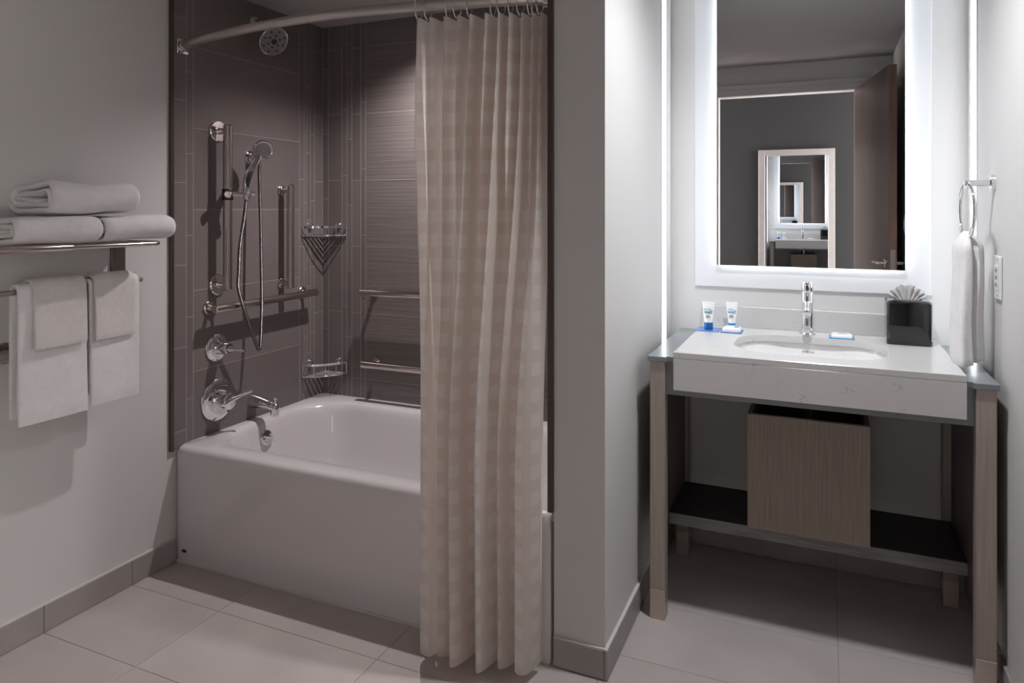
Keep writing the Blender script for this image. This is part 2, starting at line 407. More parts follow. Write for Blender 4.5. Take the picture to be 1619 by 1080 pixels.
baseboard('baseboard_right', 'taupe tile baseboard beside the vanity leg', [(XR - 0.010, XR, a + 0.001, b - 0.001) for a, b in ((0.0, 0.502), (0.502, 1.110), (1.110, 1.718), (1.718, 2.32), (2.32, YB))])
cl = MB().box(XL, XL + 0.008, -0.13, 1.898, 0.083, 0.0865)
struct(cl.build('trim_4', 'caulk'))
struct(MB().box(XP, XP + 0.009, YF - 0.010, YB, 0.0832, 0.087).box(-0.704, XP, YF - 0.009, YF, 0.0832, 0.087).build('trim_5', 'caulk'))

# ------------------------------------------------------------------ bathtub
tub = thing('bathtub', (-1.45, 2.3, 0), 'white enamel bathtub with a plain flat apron', 'bathtub')
tx0, tx1, ty0, ty1 = XT, -0.7165, YF, YT - 0.0005
b = MB()
lp = [rrect(tx0, tx1, ty0 + 0.004, ty1, 0.004, 0.0), rrect(tx0, tx1, ty0 + 0.004, ty1, 0.004, TUBZ - 0.045),
      rrect(tx0, tx1, ty0, ty1, 0.006, TUBZ - 0.030), rrect(tx0, tx1, ty0 + 0.001, ty1, 0.010, TUBZ - 0.016),
      rrect(tx0, tx1, ty0 + 0.007, ty1, 0.014, TUBZ - 0.006), rrect(tx0, tx1, ty0 + 0.020, ty1, 0.02, TUBZ)]
ix0, ix1, iy0, iy1 = tx0 + 0.036, tx1 - 0.10, ty0 + 0.080, ty1 - 0.075
lp += [rrect(ix0, ix1, iy0, iy1, 0.20, TUBZ + 0.001)]
for d, z, s in ((0.010, -0.004, 1), (0.019, -0.014, 1), (0.026, -0.032, 1), (0.032, -0.065, 1), (0.043, -0.13, 1), (0.060, -0.22, 1), (0.080, -0.29, 1), (0.110, -0.325, 1), (0.16, -0.338, 1), (0.25, -0.342, 1)):
    lp.append(rrect(ix0 + d, ix1 - d * 1.6, iy0 + d, iy1 - d, 0.20, TUBZ + z))
b.loft(lp, False, True)
b.build('shell', 'acrylic', tub, smooth=60)
MB().loft([[(-2.155 + 0.012 * q_ * math.cos(2 * PI * j / 20), yy, 0.043 + 0.0055 * q_ * math.sin(2 * PI * j / 20)) for j in range(20)] for q_, yy in ((1, YF + 0.0035), (1, YF + 0.0015), (0.85, YF + 0.0008))], True, True).build('access_plug', 'rubber', tub, smooth=40)
MB().box(tx0, tx1, YF - 0.003, YF + 0.004, 0.0003, 0.006).build('caulk_bead', 'caulk', tub)
ov = Vector((-2.122, 2.285, 0.352)); on = Vector((0.96, 0, 0.28)).normalized()
o1 = MB().lathe(ov, on, [(0.033, 0), (0.033, 0.006), (0.028, 0.012), (0.012, 0.014), (0, 0.014)]).build('overflow_plate', 'chrome', tub, smooth=40)
q = on.cross(Vector((0, 0, 1))).normalized()
MB().tube([ov + on * 0.016 - q * 0.025 - Vector((0, 0, 0.010)), ov + on * 0.020, ov + on * 0.016 + q * 0.025 + Vector((0, 0, 0.010))], 0.005, 8).build('lever', 'chrome', o1, smooth=40)

# ------------------------------------------------------------------ shower lamp over the tub
LP = Vector((-1.46, 2.42, HT))
lt = thing('recessed_downlight', LP, 'round recessed lamp in the ceiling over the bathtub', 'lamp')
MB().lathe(LP, (0, 0, -1), [(0.075, 0.0), (0.075, 0.004), (0.060, 0.007), (0.052, 0.004), (0.052, 0.0)]).build('trim_ring', 'plastic', lt, smooth=40)
MB().lathe(LP, (0, 0, -1), [(0.050, 0.0), (0.050, 0.003), (0, 0.003)]).build('lens', 'lamp', lt, smooth=40)
sl = bpy.data.lights.new('downlight_beam', 'SPOT'); sl.energy = SHOWER_W; sl.color = (1.0, 0.93, 0.95)
sl.spot_size = math.radians(134); sl.spot_blend = 1.0; sl.shadow_soft_size = 0.014
so = bpy.data.objects.new('downlight_beam', sl); COL.objects.link(so); so.parent = lt; so.location = (0, 0, -0.02)

VP = Vector((-0.05, 1.97, HC))
lv = thing('recessed_downlight', VP, 'round recessed lamp in the ceiling over the vanity', 'lamp')
MB().lathe(VP, (0, 0, -1), [(0.075, 0.0), (0.075, 0.004), (0.060, 0.007), (0.052, 0.004), (0.052, 0.0)]).build('trim_ring', 'plastic', lv, smooth=40)
MB().lathe(VP, (0, 0, -1), [(0.050, 0.0), (0.050, 0.003), (0, 0.003)]).build('lens', 'lamp', lv, smooth=40)
sl2 = bpy.data.lights.new('downlight_beam', 'SPOT'); sl2.energy = VANITY_W; sl2.color = (0.945, 0.965, 1.0)
sl2.spot_size = math.radians(132); sl2.spot_blend = 1.0; sl2.shadow_soft_size = 0.045
so2 = bpy.data.objects.new('downlight_beam', sl2); COL.objects.link(so2); so2.parent = lv; so2.location = (0, 0, -0.02)

# ------------------------------------------------------------------ grab bars
def grab_bar(name, label, p0, p1, wall, fl_pos, r=0.0165, fr=0.022, fm='steel', m='steel', post=0.009, group='polished grab bars'):
    """p0..p1: bar axis; wall: (axis index, coordinate of the wall face, outward sign); fl_pos: fractions along the bar"""
    p0, p1 = Vector(p0), Vector(p1); ai, wc, sg = wall
    base = (p0 + p1) / 2; base[ai] = wc
    t = thing(name, base, label, 'grab bar', group)
    d = (p1 - p0).normalized(); ln = (p1 - p0).length
    MB().lathe(p0, d, [(r - 0.003, 0), (r, 0.003), (r, ln - 0.003), (r - 0.003, ln)], 24).build('bar', m, t, smooth=40)
    ax = Vector((0, 0, 0)); ax[ai] = sg
    for fp in fl_pos:
        q = p0 + (p1 - p0) * fp; w = q.copy(); w[ai] = wc
        MB().lathe(w, ax, [(fr, 0), (fr, 0.006), (fr - 0.003, 0.009), (post + 0.002, 0.010), (post, 0.012)], 28).build('flange', fm, t, smooth=40)
        MB().lathe(w, ax, [(post, 0.010), (post, abs(q[ai] - wc))], 16).build('post', m, t, smooth=40)
    return t
grab_bar('grab_bar', 'tall vertical slide bar holding the hand shower', (-2.136, 2.093, 0.985), (-2.136, 2.093, 1.630), (0, XT, 1), (0.03, 0.965), r=0.0175, fr=0.042, fm='chrome', post=0.012)
grab_bar('grab_bar', 'shorter vertical grab bar beside the corner baskets', (-2.136, 2.450, 0.955), (-2.136, 2.450, 1.408), (0, XT, 1), (0.045, 0.945))
grab_bar('grab_bar', 'horizontal grab bar crossing behind the shower hose', (-2.128, 2.018, 0.918), (-2.128, 2.612, 0.921), (0, XT, 1), (0.05, 0.955), fr=0.026)
grab_bar('grab_bar', 'upper horizontal grab bar on the ribbed wall running behind the curtain', (-1.925, YT - 0.066, 0.923), (-1.14, YT - 0.066, 0.923), (1, YT, -1), (0.045, 0.955))
grab_bar('grab_bar', 'lower horizontal grab bar on the ribbed wall just above the tub', (-1.918, YT - 0.066, 0.598), (-1.14, YT - 0.066, 0.598), (1, YT, -1), (0.045, 0.955))
grab_bar('grab_bar', 'grab bar on the painted wall half hidden by hanging towels', (-2.145, 0.42, 0.878), (-2.145, 1.62, 0.878), (0, XL, 1), (0.04, 0.735, 0.97), fr=0.032)

# ------------------------------------------------------------------ hand shower, hose, valves, spout, shower head
hs = thing('hand_shower', (-2.136, 2.093, 1.357), 'chrome hand shower with round spray face and dark grip', 'hand shower')
MB().lathe((-2.136, 2.093, 1.336), (0, 0, 1), [(0.0195, 0), (0.021, 0.003), (0.021, 0.041), (0.0195, 0.044)]).build('slider_collar', 'rubber', hs, smooth=40)
kd = Vector((0.72, -0.69, 0)).normalized()
MB().lathe(Vector((-2.136, 2.093, 1.358)) + kd * 0.015, kd, [(0.012, 0), (0.012, 0.010), (0.0145, 0.012), (0.0145, 0.026), (0.011, 0.030), (0, 0.030)]).build('clamp_knob', 'chrome', hs, smooth=40)
HB = Vector((-2.078, 2.136, 1.352))
MB().tube([(-2.132, 2.10, 1.358), (-2.105, 2.118, 1.360), HB + Vector((-0.004, -0.004, 0.003))], 0.010, 12, rs=[0.012, 0.011, 0.0095]).build('holder_arm', 'chrome', hs, smooth=40)
ad = Vector((0.10, 0.30, 0.95)).normalized()
MB().lathe(HB - ad * 0.016, ad, [(0.010, 0), (0.0125, 0.004), (0.0145, 0.022), (0.0150, 0.034), (0.012, 0.036)]).lathe(HB + Vector((0.008, 0.012, 0.01)), (0.5, 0.8, 0), [(0.009, 0), (0.009, 0.012), (0.006, 0.015)]).build('holder', 'chrome', hs, smooth=40)
HC_ = Vector((-2.062, 2.205, 1.536)); hn = Vector((0.80, -0.52, -0.30)).normalized()
hp = smoothpath([HB, HB + Vector((-0.008, 0.0, 0.040)), HB + Vector((-0.006, 0.012, 0.085)), HB + Vector((0.002, 0.034, 0.120)), HC_ - hn * 0.016 + Vector((0, -0.012, -0.028))], 5)
MB().tube(hp, 0.012, 14, rs=[0.0105 + 0.0035 * math.sin(PI * i / (len(hp) - 1)) for i in range(len(hp))]).build('handle', 'chrome', hs, smooth=60)
gp = [p + Vector((0.0072, -0.0005, 0)) for p in hp[4:14]]
MB().tube(gp, 0.011, 12, rs=[0.0108 * math.sin(PI * (i + 0.6) / (len(gp) + 0.2)) ** 0.4 for i in range(len(gp))]).build('grip', 'rubber', hs, smooth=60)
hh = MB().lathe(HC_ - hn * 0.030, hn, [(0.010, 0), (0.026, 0.004), (0.037, 0.012), (0.041, 0.020), (0.041, 0.027), (0.037, 0.031), (0.034, 0.030)], 32).build('spray_head', 'chrome', hs, smooth=50)
MB().lathe(HC_ - hn * 0.0005, hn, [(0.0345, 0), (0.0345, 0.002), (0, 0.003)], 32).build('spray_face', mat('spray_grey', (0.36, 0.34, 0.34), 0.35, metal=0.4), hh, smooth=40)
nz = MB(); u_ = hn.orthogonal().normalized(); w_ = hn.cross(u_)
for rr, cnt in ((0.008, 8), (0.015, 14), (0.0215, 20), (0.028, 26)):
    for k in range(cnt):
        a = 2 * PI * k / cnt
        nz.lathe(HC_ + hn * 0.0018 + (u_ * math.cos(a) + w_ * math.sin(a)) * rr, hn, [(0.0016, 0), (0.0013, 0.002)], 6)
nzo = nz.build('nozzles', 'rubber', hh); nzo['kind'] = 'stuff'
hose = [HB - ad * 0.014, (-2.082, 2.126, 1.28), (-2.092, 2.112, 1.16), (-2.098, 2.112, 1.06), (-2.10, 2.112, 0.99), (-2.096, 2.140, 0.90), (-2.098, 2.180, 0.81), (-2.10, 2.214, 0.742),
        (-2.103, 2.226, 0.731), (-2.107, 2.238, 0.752), (-2.112, 2.250, 0.87), (-2.113, 2.252, 0.95), (-2.116, 2.252, 1.08), (-2.122, 2.254, 1.26), (-2.130, 2.256, 1.42), (-2.134, 2.260, 1.492), (-2.150, 2.262, 1.515)]
def hosemat():
    m, nt, bb = new_mat('ribbed_hose'); N = nt.nodes; L = nt.links
    bb.inputs['Base Color'].default_value = (0.20, 0.19, 0.185, 1); bb.inputs['Metallic'].default_value = 1; bb.inputs['Roughness'].default_value = 0.28
    tc = N.new('ShaderNodeTexCoord'); wv = N.new('ShaderNodeTexWave'); wv.wave_type = 'BANDS'; wv.bands_direction = 'Z'; wv.inputs['Scale'].default_value = 75
    L.new(tc.outputs['Object'], wv.inputs['Vector']); bp = N.new('ShaderNodeBump'); bp.inputs['Strength'].default_value = 0.7; bp.inputs['Distance'].default_value = 0.002
    L.new(wv.outputs['Fac'], bp.inputs['Height']); L.new(bp.outputs[0], bb.inputs['Normal'])
    return m
M['hose'] = hosemat()
MB().tube(smoothpath(hose, 10), 0.0068, 12).build('hose', 'hose', hs, smooth=60)
MB().lathe((XT, 2.262, 1.516), (1, 0, 0), [(0.027, 0), (0.027, 0.004), (0.022, 0.008), (0.012, 0.010), (0.012, 0.045), (0.009, 0.050)]).build('wall_outlet', 'chrome', hs, smooth=40)

def valve(name, label, y, z, r, lever):
    t = thing(name, (XT, y, z), label, 'valve')
    MB().lathe((XT, y, z), (1, 0, 0), [(r, 0), (r, 0.004), (r - 0.004, 0.008), (r * 0.62, 0.011), (r * 0.50, 0.012), (r * 0.48, 0.018), (0, 0.018)], 40).build('escutcheon', 'chrome', t, smooth=40)
    hub = r * 0.40
    MB().lathe((XT + 0.016, y, z), (1, 0, 0), [(hub, 0), (hub, 0.020), (hub * 0.9, 0.021), (hub * 0.9, 0.024), (hub, 0.025), (hub, 0.050), (hub * 0.85, 0.054), (0, 0.055)], 32).build('hub', 'chrome', t, smooth=40)
    e = Vector(lever)
    c = Vector((XT + 0.058, y, z))
    d = (e - c); d.normalize(); up = Vector((0, 0, 1)); side = d.cross(up).normalized(); up2 = side.cross(d)
    lps = []
    for k, (w, h) in enumerate(((hub * 0.9, 0.012), (hub * 0.95, 0.013), (hub * 0.45, 0.010), (0.008, 0.0055), (0.0075, 0.005), (0.0065, 0.0045))):
        p = c - d * hub * 0.8 + (e - c + d * hub * 0.8) * (k / 5)
        lps.append([p + side * (w * math.cos(2 * PI * j / 16)) + up2 * (h * math.sin(2 * PI * j / 16)) for j in range(16)])
    MB().loft(lps, True, True).build('lever', 'chrome', t, smooth=60)
    return t
valve('diverter_valve', 'smaller round chrome valve above the tub control', 2.087, 0.757, 0.054, (-2.062, 2.110, 0.748))
valve('tub_valve', 'large round chrome tub valve with a lever handle', 2.093, 0.550, 0.082, (-2.072, 2.156, 0.582))
sp = thing('tub_spout', (XT, 2.279, 0.50), 'chrome tub spout with a pull-up diverter pin', 'spout')
spl = []
for x, zc, ry, rz in ((XT, 0.500, 0.026, 0.030), (XT + 0.012, 0.500, 0.027, 0.031), (XT + 0.05, 0.499, 0.024, 0.024), (XT + 0.09, 0.494, 0.021, 0.019), (XT + 0.115, 0.488, 0.019, 0.019), (XT + 0.130, 0.480, 0.017, 0.022), (XT + 0.137, 0.478, 0.012, 0.018)):
    spl.append([(x, 2.279 + ry * math.cos(2 * PI * j / 24), zc + rz * math.sin(2 * PI * j / 24)) for j in range(24)])
MB().loft(spl, True, True).build('body', 'chrome', sp, smooth=60)
MB().lathe((XT + 0.120, 2.279, 0.475), (0, 0, -1), [(0.017, 0), (0.017, 0.024), (0.013, 0.025)], 20).build('outlet', 'chrome', sp, smooth=40)
MB().lathe((XT + 0.122, 2.279, 0.500), (0, 0, 1), [(0.004, 0), (0.004, 0.016), (0.009, 0.018), (0.009, 0.022), (0.004, 0.026)], 16).build('diverter_pin', 'chrome', sp, smooth=40)
sh = thing('overhead_shower', (XT, 2.289, 2.085), 'round overhead shower high on the tiled wall', 'shower head')
MB().lathe((XT, 2.289, 2.085), (1, 0, 0), [(0.026, 0), (0.026, 0.004), (0.018, 0.008), (0.010, 0.009)]).build('flange', 'chrome', sh, smooth=40)
SH = Vector((-2.085, 2.290, 1.995)); sn = Vector((0.80, -0.20, -0.57)).normalized()
MB().tube(smoothpath([(XT, 2.289, 2.085), (XT + 0.035, 2.289, 2.082), (XT + 0.062, 2.290, 2.060), SH - sn * 0.040], 6), 0.0095, 12).build('arm', 'chrome', sh, smooth=60)
hd = MB().lathe(SH - sn * 0.045, sn, [(0.010, 0), (0.014, 0.004), (0.014, 0.014), (0.020, 0.018), (0.058, 0.026), (0.064, 0.032), (0.064, 0.046), (0.061, 0.049), (0.059, 0.048)], 40).build('head', 'chrome', sh, smooth=40)
u2 = sn.orthogonal().normalized(); w2 = sn.cross(u2); nm = MB()
MB().lathe(SH, sn, [(0.060, 0), (0.060, 0.0035), (0, 0.0036)], 40).build('spray_face', mat('head_grey', (0.22, 0.21, 0.21), 0.3, metal=0.3), hd, smooth=40)
MB().lathe(SH + sn * 0.004, sn, [(0.012, 0), (0.012, 0.002), (0, 0.002)], 20).build('centre_cap', 'rubber', hd, smooth=40)
for rr, cnt in ((0.026, 6), (0.046, 8)):
    for k in range(cnt):
        a = 2 * PI * k / cnt + rr * 30
        nm.lathe(SH + sn * 0.0038 + (u2 * math.cos(a) + w2 * math.sin(a)) * rr, sn, [(0.0042, 0), (0.0036, 0.002)], 10)
n2o = nm.build('nozzles', 'rubber', hd); n2o['kind'] = 'stuff'

# ------------------------------------------------------------------ corner baskets
def basket(label, z0, h):
    t = thing('corner_basket', (XT, YT, z0), label, 'shower caddy', 'wire corner baskets')
    L1 = 0.150; L2 = 0.142
    A = Vector((XT + 0.006, YT - L1, 0)); B = Vector((XT + L2, YT - 0.006, 0)); Cn = Vector((XT + 0.006, YT - 0.006, 0))
    mid = (A + B) / 2 + Vector((0.030, -0.030, 0))
    fr = [(A * (1 - s) ** 2 + mid * 2 * s * (1 - s) + B * s * s) for s in [i / 12 for i in range(13)]]
    lift = lambda pts, z: [(p.x, p.y, z) for p in pts]
    r = MB()
    lo = []; hi = []
    for p in fr:
        lo.append((p.x, p.y, z0 + h - 0.005)); hi.append((p.x, p.y, z0 + h + 0.005))
    inn = [Vector((p.x, p.y, 0)) + Vector((-0.0018, 0.0018, 0)) for p in fr]
    r.loft([lo, hi, [(p.x, p.y, z0 + h + 0.005) for p in inn], [(p.x, p.y, z0 + h - 0.005) for p in inn], lo], closed=False)
    r.build('front_band', 'chrome', t, smooth=40)
    MB().tube(lift(fr, z0), 0.0028, 8).tube([(A.x, A.y, z0), (Cn.x, Cn.y, z0), (B.x, B.y, z0)], 0.0028, 8).build('base_frame', 'chrome', t, smooth=60)
    for s in (0, 3, 6, 9, 12):
        p = fr[s]
        MB().tube([(p.x, p.y, z0), (p.x, p.y, z0 + h)], 0.0022, 8).build('upright', 'chrome', t, smooth=60)
    for k in range(5):                      # flat slats parallel to the front
        s0 = 0.10 + 0.185 * k; s1 = s0 + 0.095
        g = 1.0 + (0.13 if k > 3 else 0.0)
        p0, p1 = Cn.lerp(A, s0), Cn.lerp(B, s0); q0, q1 = Cn.lerp(A, s1), Cn.lerp(B, s1)
        b_ = MB(); vs = [p0, p1, q1, q0]
        b_.add([(v.x, v.y, z0 - 0.001) for v in vs] + [(v.x, v.y, z0 + 0.001) for v in vs], [(3, 2, 1, 0), (4, 5, 6, 7), (0, 1, 5, 4), (1, 2, 6, 5), (2, 3, 7, 6), (3, 0, 4, 7)])
        b_.build('slat', 'chrome', t)
    for base, ax in (((XT, YT - 0.098, z0 + h + 0.006), (1, 0, 0)), ((XT + 0.098, YT, z0 + h + 0.006), (0, -1, 0))):
        MB().lathe(base, ax, [(0.014, 0), (0.014, 0.008), (0.011, 0.012), (0.011, 0.018), (0.006, 0.020)], 18).build('mount', 'chrome', t, smooth=40)
    return t
basket('chrome corner basket at bar height casting a chevron shadow', 1.178, 0.040)
basket('chrome corner basket just above the tub deck', 0.532, 0.052)

# ------------------------------------------------------------------ curved curtain rod, rings, curtain, liner
RZ = 1.907
def rod_y(x): return 1.922 - 0.122 * (1 - ((x + 1.4525) / 0.7375) ** 2)
rd = thing('curtain_rod', (-1.4525, 1.80, RZ), 'curved metal shower curtain rod over the tub front', 'curtain rod')
xs = [XT + 0.012 + (1.4505) * i / 48 for i in range(49)]
MB().tube([(x, rod_y(x), RZ) for x in xs], 0.0155, 18).build('rod', 'rodm', rd, smooth=60)
for x, s in ((XT, 1), (-0.7155, -1)):
    y = rod_y(x)
    f = MB().cbox(min(x, x + s * 0.010), max(x, x + s * 0.010), y - 0.026, y + 0.026, RZ - 0.030, RZ + 0.026, 0.004).build('mount_plate', 'chrome', rd, smooth=40)
    MB().lathe((x + s * 0.006, y, RZ), (s, -0.25, 0), [(0.022, 0), (0.022, 0.020), (0.019, 0.024)], 24).build('socket', 'chrome', f, smooth=40)

RX = [-1.107, -1.078, -1.017, -0.989, -0.953, -0.884, -0.860, -0.834, -0.806, -0.780, -0.766, -0.752]
CT = 1.868
ring_m = MB().tube([(0, 0.004 * math.cos(a), 0) for a in ()] or smoothpath([(0, -0.004, -0.045), (0, -0.016, -0.03), (0, -0.0195, 0.0), (0, -0.013, 0.0165), (0, 0.0, 0.0205), (0, 0.013, 0.0165), (0, 0.0195, 0.0), (0, 0.016, -0.025), (0, 0.004, -0.043)], 5), 0.0021, 8)
me_ring = None
for i, x in enumerate(RX):
    if me_ring is None:
        o = ring_m.build('curtain_ring', 'chrome', smooth=60); me_ring = o.data; r0 = o
    else:
        o = r0.copy(); COL.objects.link(o)
    o.location = (x, rod_y(x), RZ)
    o.rotation_euler = (0, 0, math.radians(random.uniform(-18, 18)))
    tag(o, 'chrome curtain ring, %s counted from the open tub side' % ('first second third fourth fifth sixth seventh eighth ninth tenth eleventh twelfth'.split()[i]), 'curtain ring', 'curtain rings on the rod')

def lerp_at(knots, q):
    """knots at (i + 0.5) / n, extended flat-slope beyond the ends"""
    n = len(knots); f = q * n - 0.5; i = max(0, min(n - 2, int(math.floor(f)))); f -= i
    return knots[i] + (knots[i + 1] - knots[i]) * f
def cloth(name, m, amp_t, amp_b, ybias, ztop, zbot, top, bot, yfront, seed, rows=80, cols=264):
    b = MB(); nt_, nb_ = len(top), len(bot); grid = []
    for r in range(rows + 1):
        t = r / rows; z = ztop + (zbot - ztop) * t; row = []
        tau = min(max((t - 0.10) / 0.62, 0), 1); tau = tau * tau * (3 - 2 * tau)
        for c in range(cols + 1):
            q = c / cols
            xt = lerp_at(top, q); xo = lerp_at(bot, q); x = xt * (1 - tau) + xo * tau
            wt_ = -math.cos(2 * PI * nt_ * q); pb = 2 * PI * nb_ * q + 0.7 * math.sin(5.3 * q * 2 + seed)
            wb_ = -math.cos(pb)
            wt_ = math.copysign(abs(wt_) ** 0.75, wt_); wb_ = math.copysign(abs(wb_) ** 0.8, wb_)
            at = amp_t * (0.7 + 0.9 * min(t / 0.2, 1)) * (0.8 + 0.35 * math.sin(9 * q + seed))
            small = (1 - 0.72 * tau)
            yc = rod_y(max(min(xt, -0.73), -2.1)) * (1 - tau) + (lerp_at(yfront, q) + amp_b) * tau
            y = yc + ybias - at * wt_ * small - amp_b * wb_ * tau
            x += 0.004 * math.sin(2 * PI * nt_ * q + 1.0) * small + 0.012 * tau * math.sin(pb + 1.2 + 1.5 * t)
            zz = z - (0.009 * (0.5 + 0.5 * math.cos(2 * PI * nt_ * q)) ** 2 if r == 0 else 0)
            row.append((x, min(y, 1.884 if t > 0.7 else 9), zz))
        grid.append(row)
    W = cols + 1
    for row in grid: b.v += row
    for r in range(rows):
        for c in range(cols):
            a = r * W + c; b.f.append((a, a + 1, a + W + 1, a + W))
    uv = []; acc = [0.0]; mr = grid[int(rows * 0.8)]
    for c in range(cols): acc.append(acc[-1] + math.dist(mr[c], mr[c + 1]))
    for row in grid:
        for c, p in enumerate(row): uv.append((acc[c], p[2] + 0.3))
    b.uv = uv
    return b.build(name, m, smooth=180, pivot=((bot[0] + bot[-1]) / 2, 1.80, zbot))
TOPX = [-1.100, -1.064, -1.020, -0.978, -0.940, -0.893, -0.856, -0.828, -0.795, -0.768, -0.744]
BOTX = [-1.040, -0.992, -0.940, -0.866, -0.824, -0.760]
tag(cloth('shower_curtain', 'curtain', 0.032, 0.044, 0.0, CT, 0.030, TOPX, BOTX, [1.738, 1.755, 1.742, 1.752, 1.790, 1.772], 3), 'beige woven checked shower curtain bunched beside the partition', 'curtain')
tag(cloth('curtain_liner', 'liner', 0.010, 0.010, 0.052, CT - 0.004, 0.050, [x - 0.006 for x in TOPX], [-1.050, -1.00, -0.950, -0.90, -0.850, -0.79], [1.800] * 6, 9, rows=50),
    'shiny translucent vinyl liner peeking out behind the checked curtain', 'curtain')

# ------------------------------------------------------------------ towel rack and towels on the painted wall
tr = thing('towel_rack', (XL, 1.2, 1.06), 'polished towel shelf with a hanging bar on the painted wall', 'towel rack')
yA, yB = 0.985, 1.660; sx = -1.985; sz = 1.190
def loop_pts(x0, x1, y0, y1, r, z): return rrect(x0, x1, y0, y1, r, z, 5)
MB().tube(loop_pts(XL + 0.012, sx, yA, yB, 0.022, sz), 0.0078, 12, closed=True).build('shelf_frame', 'steel', tr, smooth=60)
for x in (-2.145, -2.09, -2.035):
    MB().tube([(x, yA, sz), (x, yB, sz)], 0.0055, 10).build('shelf_rail', 'steel', tr, smooth=60)
MB().lathe((sx, yA - 0.0, sz), (0, 1, 0), [(0.0085, 0.02), (0.0105, 0.03), (0.0105, 0.372), (0.0085, 0.380)], 16).build('front_sleeve', 'steel', tr, smooth=40)
for y0 in (yA + 0.02, 1.640):
    MB().cbox(XL, XL + 0.010, y0, y0 + 0.052, 1.060, 1.186, 0.002).build('bracket', mat('brushed_bracket', (0.20, 0.17, 0.155), 0.35, metal=0.8), tr)
tb = [(XL + 0.010, 1.690, 1.065), (-2.16, 1.690, 1.065), (-2.115, 1.686, 1.065), (-2.100, 1.668, 1.065)]
bar = smoothpath([(XL + 0.008, 1.682, 1.064), (-2.130, 1.682, 1.064), (-2.108, 1.676, 1.064), (-2.100, 1.655, 1.064), (-2.100, 1.40, 1.064), (-2.100, 1.02, 1.064), (-2.108, 0.999, 1.064), (-2.130, 0.993, 1.064), (XL + 0.008, 0.993, 1.064)], 6)
MB().tube(bar, 0.0082, 12).build('towel_bar', 'steel', tr, smooth=60)

def ribbon(name, path, th, y0, y1, m, label, cat, group, round_end=0.006, ny=18, wob=0.0015, slant=0.0, seed=1):
    """a thick cloth: a path in the x-z plane swept along y with rounded edges"""
    P = [Vector((p[0], 0, p[1])) for p in path]; n = len(P); rnd = random.Random(seed)
    nr = []
    for i in range(n):
        t = (P[min(i + 1, n - 1)] - P[max(i - 1, 0)]).normalized(); nr.append(Vector((t.z, 0, -t.x)))
    yv = []; sc = []
    e = round_end
    for a in (0.0, 0.35, 0.7, 1.0): yv.append(y0 + e * a); sc.append(math.sqrt(max(0.03, 1 - (1 - a) ** 2)))
    for k in range(1, ny): yv.append(y0 + e + (y1 - y0 - 2 * e) * k / ny); sc.append(1.0)
    for a in (1.0, 0.7, 0.35, 0.0): yv.append(y1 - e * a); sc.append(math.sqrt(max(0.03, 1 - (1 - a) ** 2)))
    b = MB(); f1, f2, f3 = rnd.uniform(14, 22), rnd.uniform(20, 34), rnd.uniform(0, 6)
    loops = []
    for j, y in enumerate(yv):
        lp = []
        for side in (1, -1):
            rng = range(n) if side == 1 else range(n - 1, -1, -1)
            for i in rng:
                tt = th / 2 * sc[j]
                # soft ends of the sheet
                ee = min(i, n - 1 - i)
                if ee == 0: tt *= 0.45
                p = P[i] + nr[i] * (side * tt)
                w = wob * (math.sin(f1 * y + 0.11 * i + f3) + 0.6 * math.sin(f2 * y - 0.23 * i))
                lp.append((p.x + nr[i].x * w, y + slant * (P[i].z - P[n // 2].z), p.z + nr[i].z * w))
        loops.append(lp)
    b.loft(loops, True, True)
    c = (P[0].x, (y0 + y1) / 2, min(p.z for p in P))
    # fan caps of concave outline: replace the two n-gons by quad strips
    b.f = b.f[:-2]; k0 = 0; N2 = 2 * n; k1 = (len(yv) - 1) * N2
    for i in range(n - 1):
        b.f.append((k0 + i, k0 + N2 - 1 - i, k0 + N2 - 2 - i, k0 + i + 1)); b.f.append((k1 + i, k1 + i + 1, k1 + N2 - 2 - i, k1 + N2 - 1 - i))
    o = b.build(name, m, smooth=70, pivot=c)
    return tag(o, label, cat, group)

def spiral(cx, cz, W, H, th, turns, flip=1, n=150, tilt=0.0, start=0.0):
    pts = []
    for i in range(n + 1):
        th_ = start + turns * 2 * PI * i / n
        lev = (th_ - start) / (2 * PI)
        bb = H / 2 - th / 2 - th * 1.03 * lev; a = W / 2 - th / 2 - th * 1.0 * lev
        if bb < th * 0.45: bb = th * 0.45
        st = max(a - bb, 0.01)                       # stadium
        per = 4 * st + 2 * PI * bb; d = (th_ / (2 * PI) % 1.0) * per
        if d < PI * bb / 2: an = d / bb; x, z = st + bb * math.cos(an), bb * math.sin(an)
        elif d < PI * bb / 2 + 2 * st: x, z = st - (d - PI * bb / 2), bb
        elif d < 1.5 * PI * bb + 2 * st: an = PI / 2 + (d - PI * bb / 2 - 2 * st) / bb; x, z = -st + bb * math.cos(an), bb * math.sin(an)
        elif d < 1.5 * PI * bb + 4 * st: x, z = -st + (d - 1.5 * PI * bb - 2 * st), -bb
        else: an = 1.5 * PI + (d - 1.5 * PI * bb - 4 * st) / bb; x, z = st + bb * math.cos(an), bb * math.sin(an)
        x *= flip
        pts.append((cx + x * math.cos(tilt) - z * math.sin(tilt), cz + x * math.sin(tilt) + z * math.cos(tilt)))
    return pts
zs = sz + 0.0085
G = 'folded bath towels stacked on the towel shelf'
ribbon('bath_towel', spiral(-2.068, zs + 0.0445, 0.225, 0.089, 0.016, 2.3, start=-2.6), 0.0155, 1.195, 1.448, 'terry', 'folded white towel lying on the shelf with its layered end showing', 'towel', G, 0.018, 16, 0.0026, seed=2)
ribbon('bath_towel', spiral(-2.068, zs + 0.0450, 0.225, 0.090, 0.016, 2.3, start=-2.6), 0.0155, 1.456, 1.705, 'terry', 'folded white towel on the shelf end nearest the shower', 'towel', G, 0.030, 16, 0.0030, seed=4)
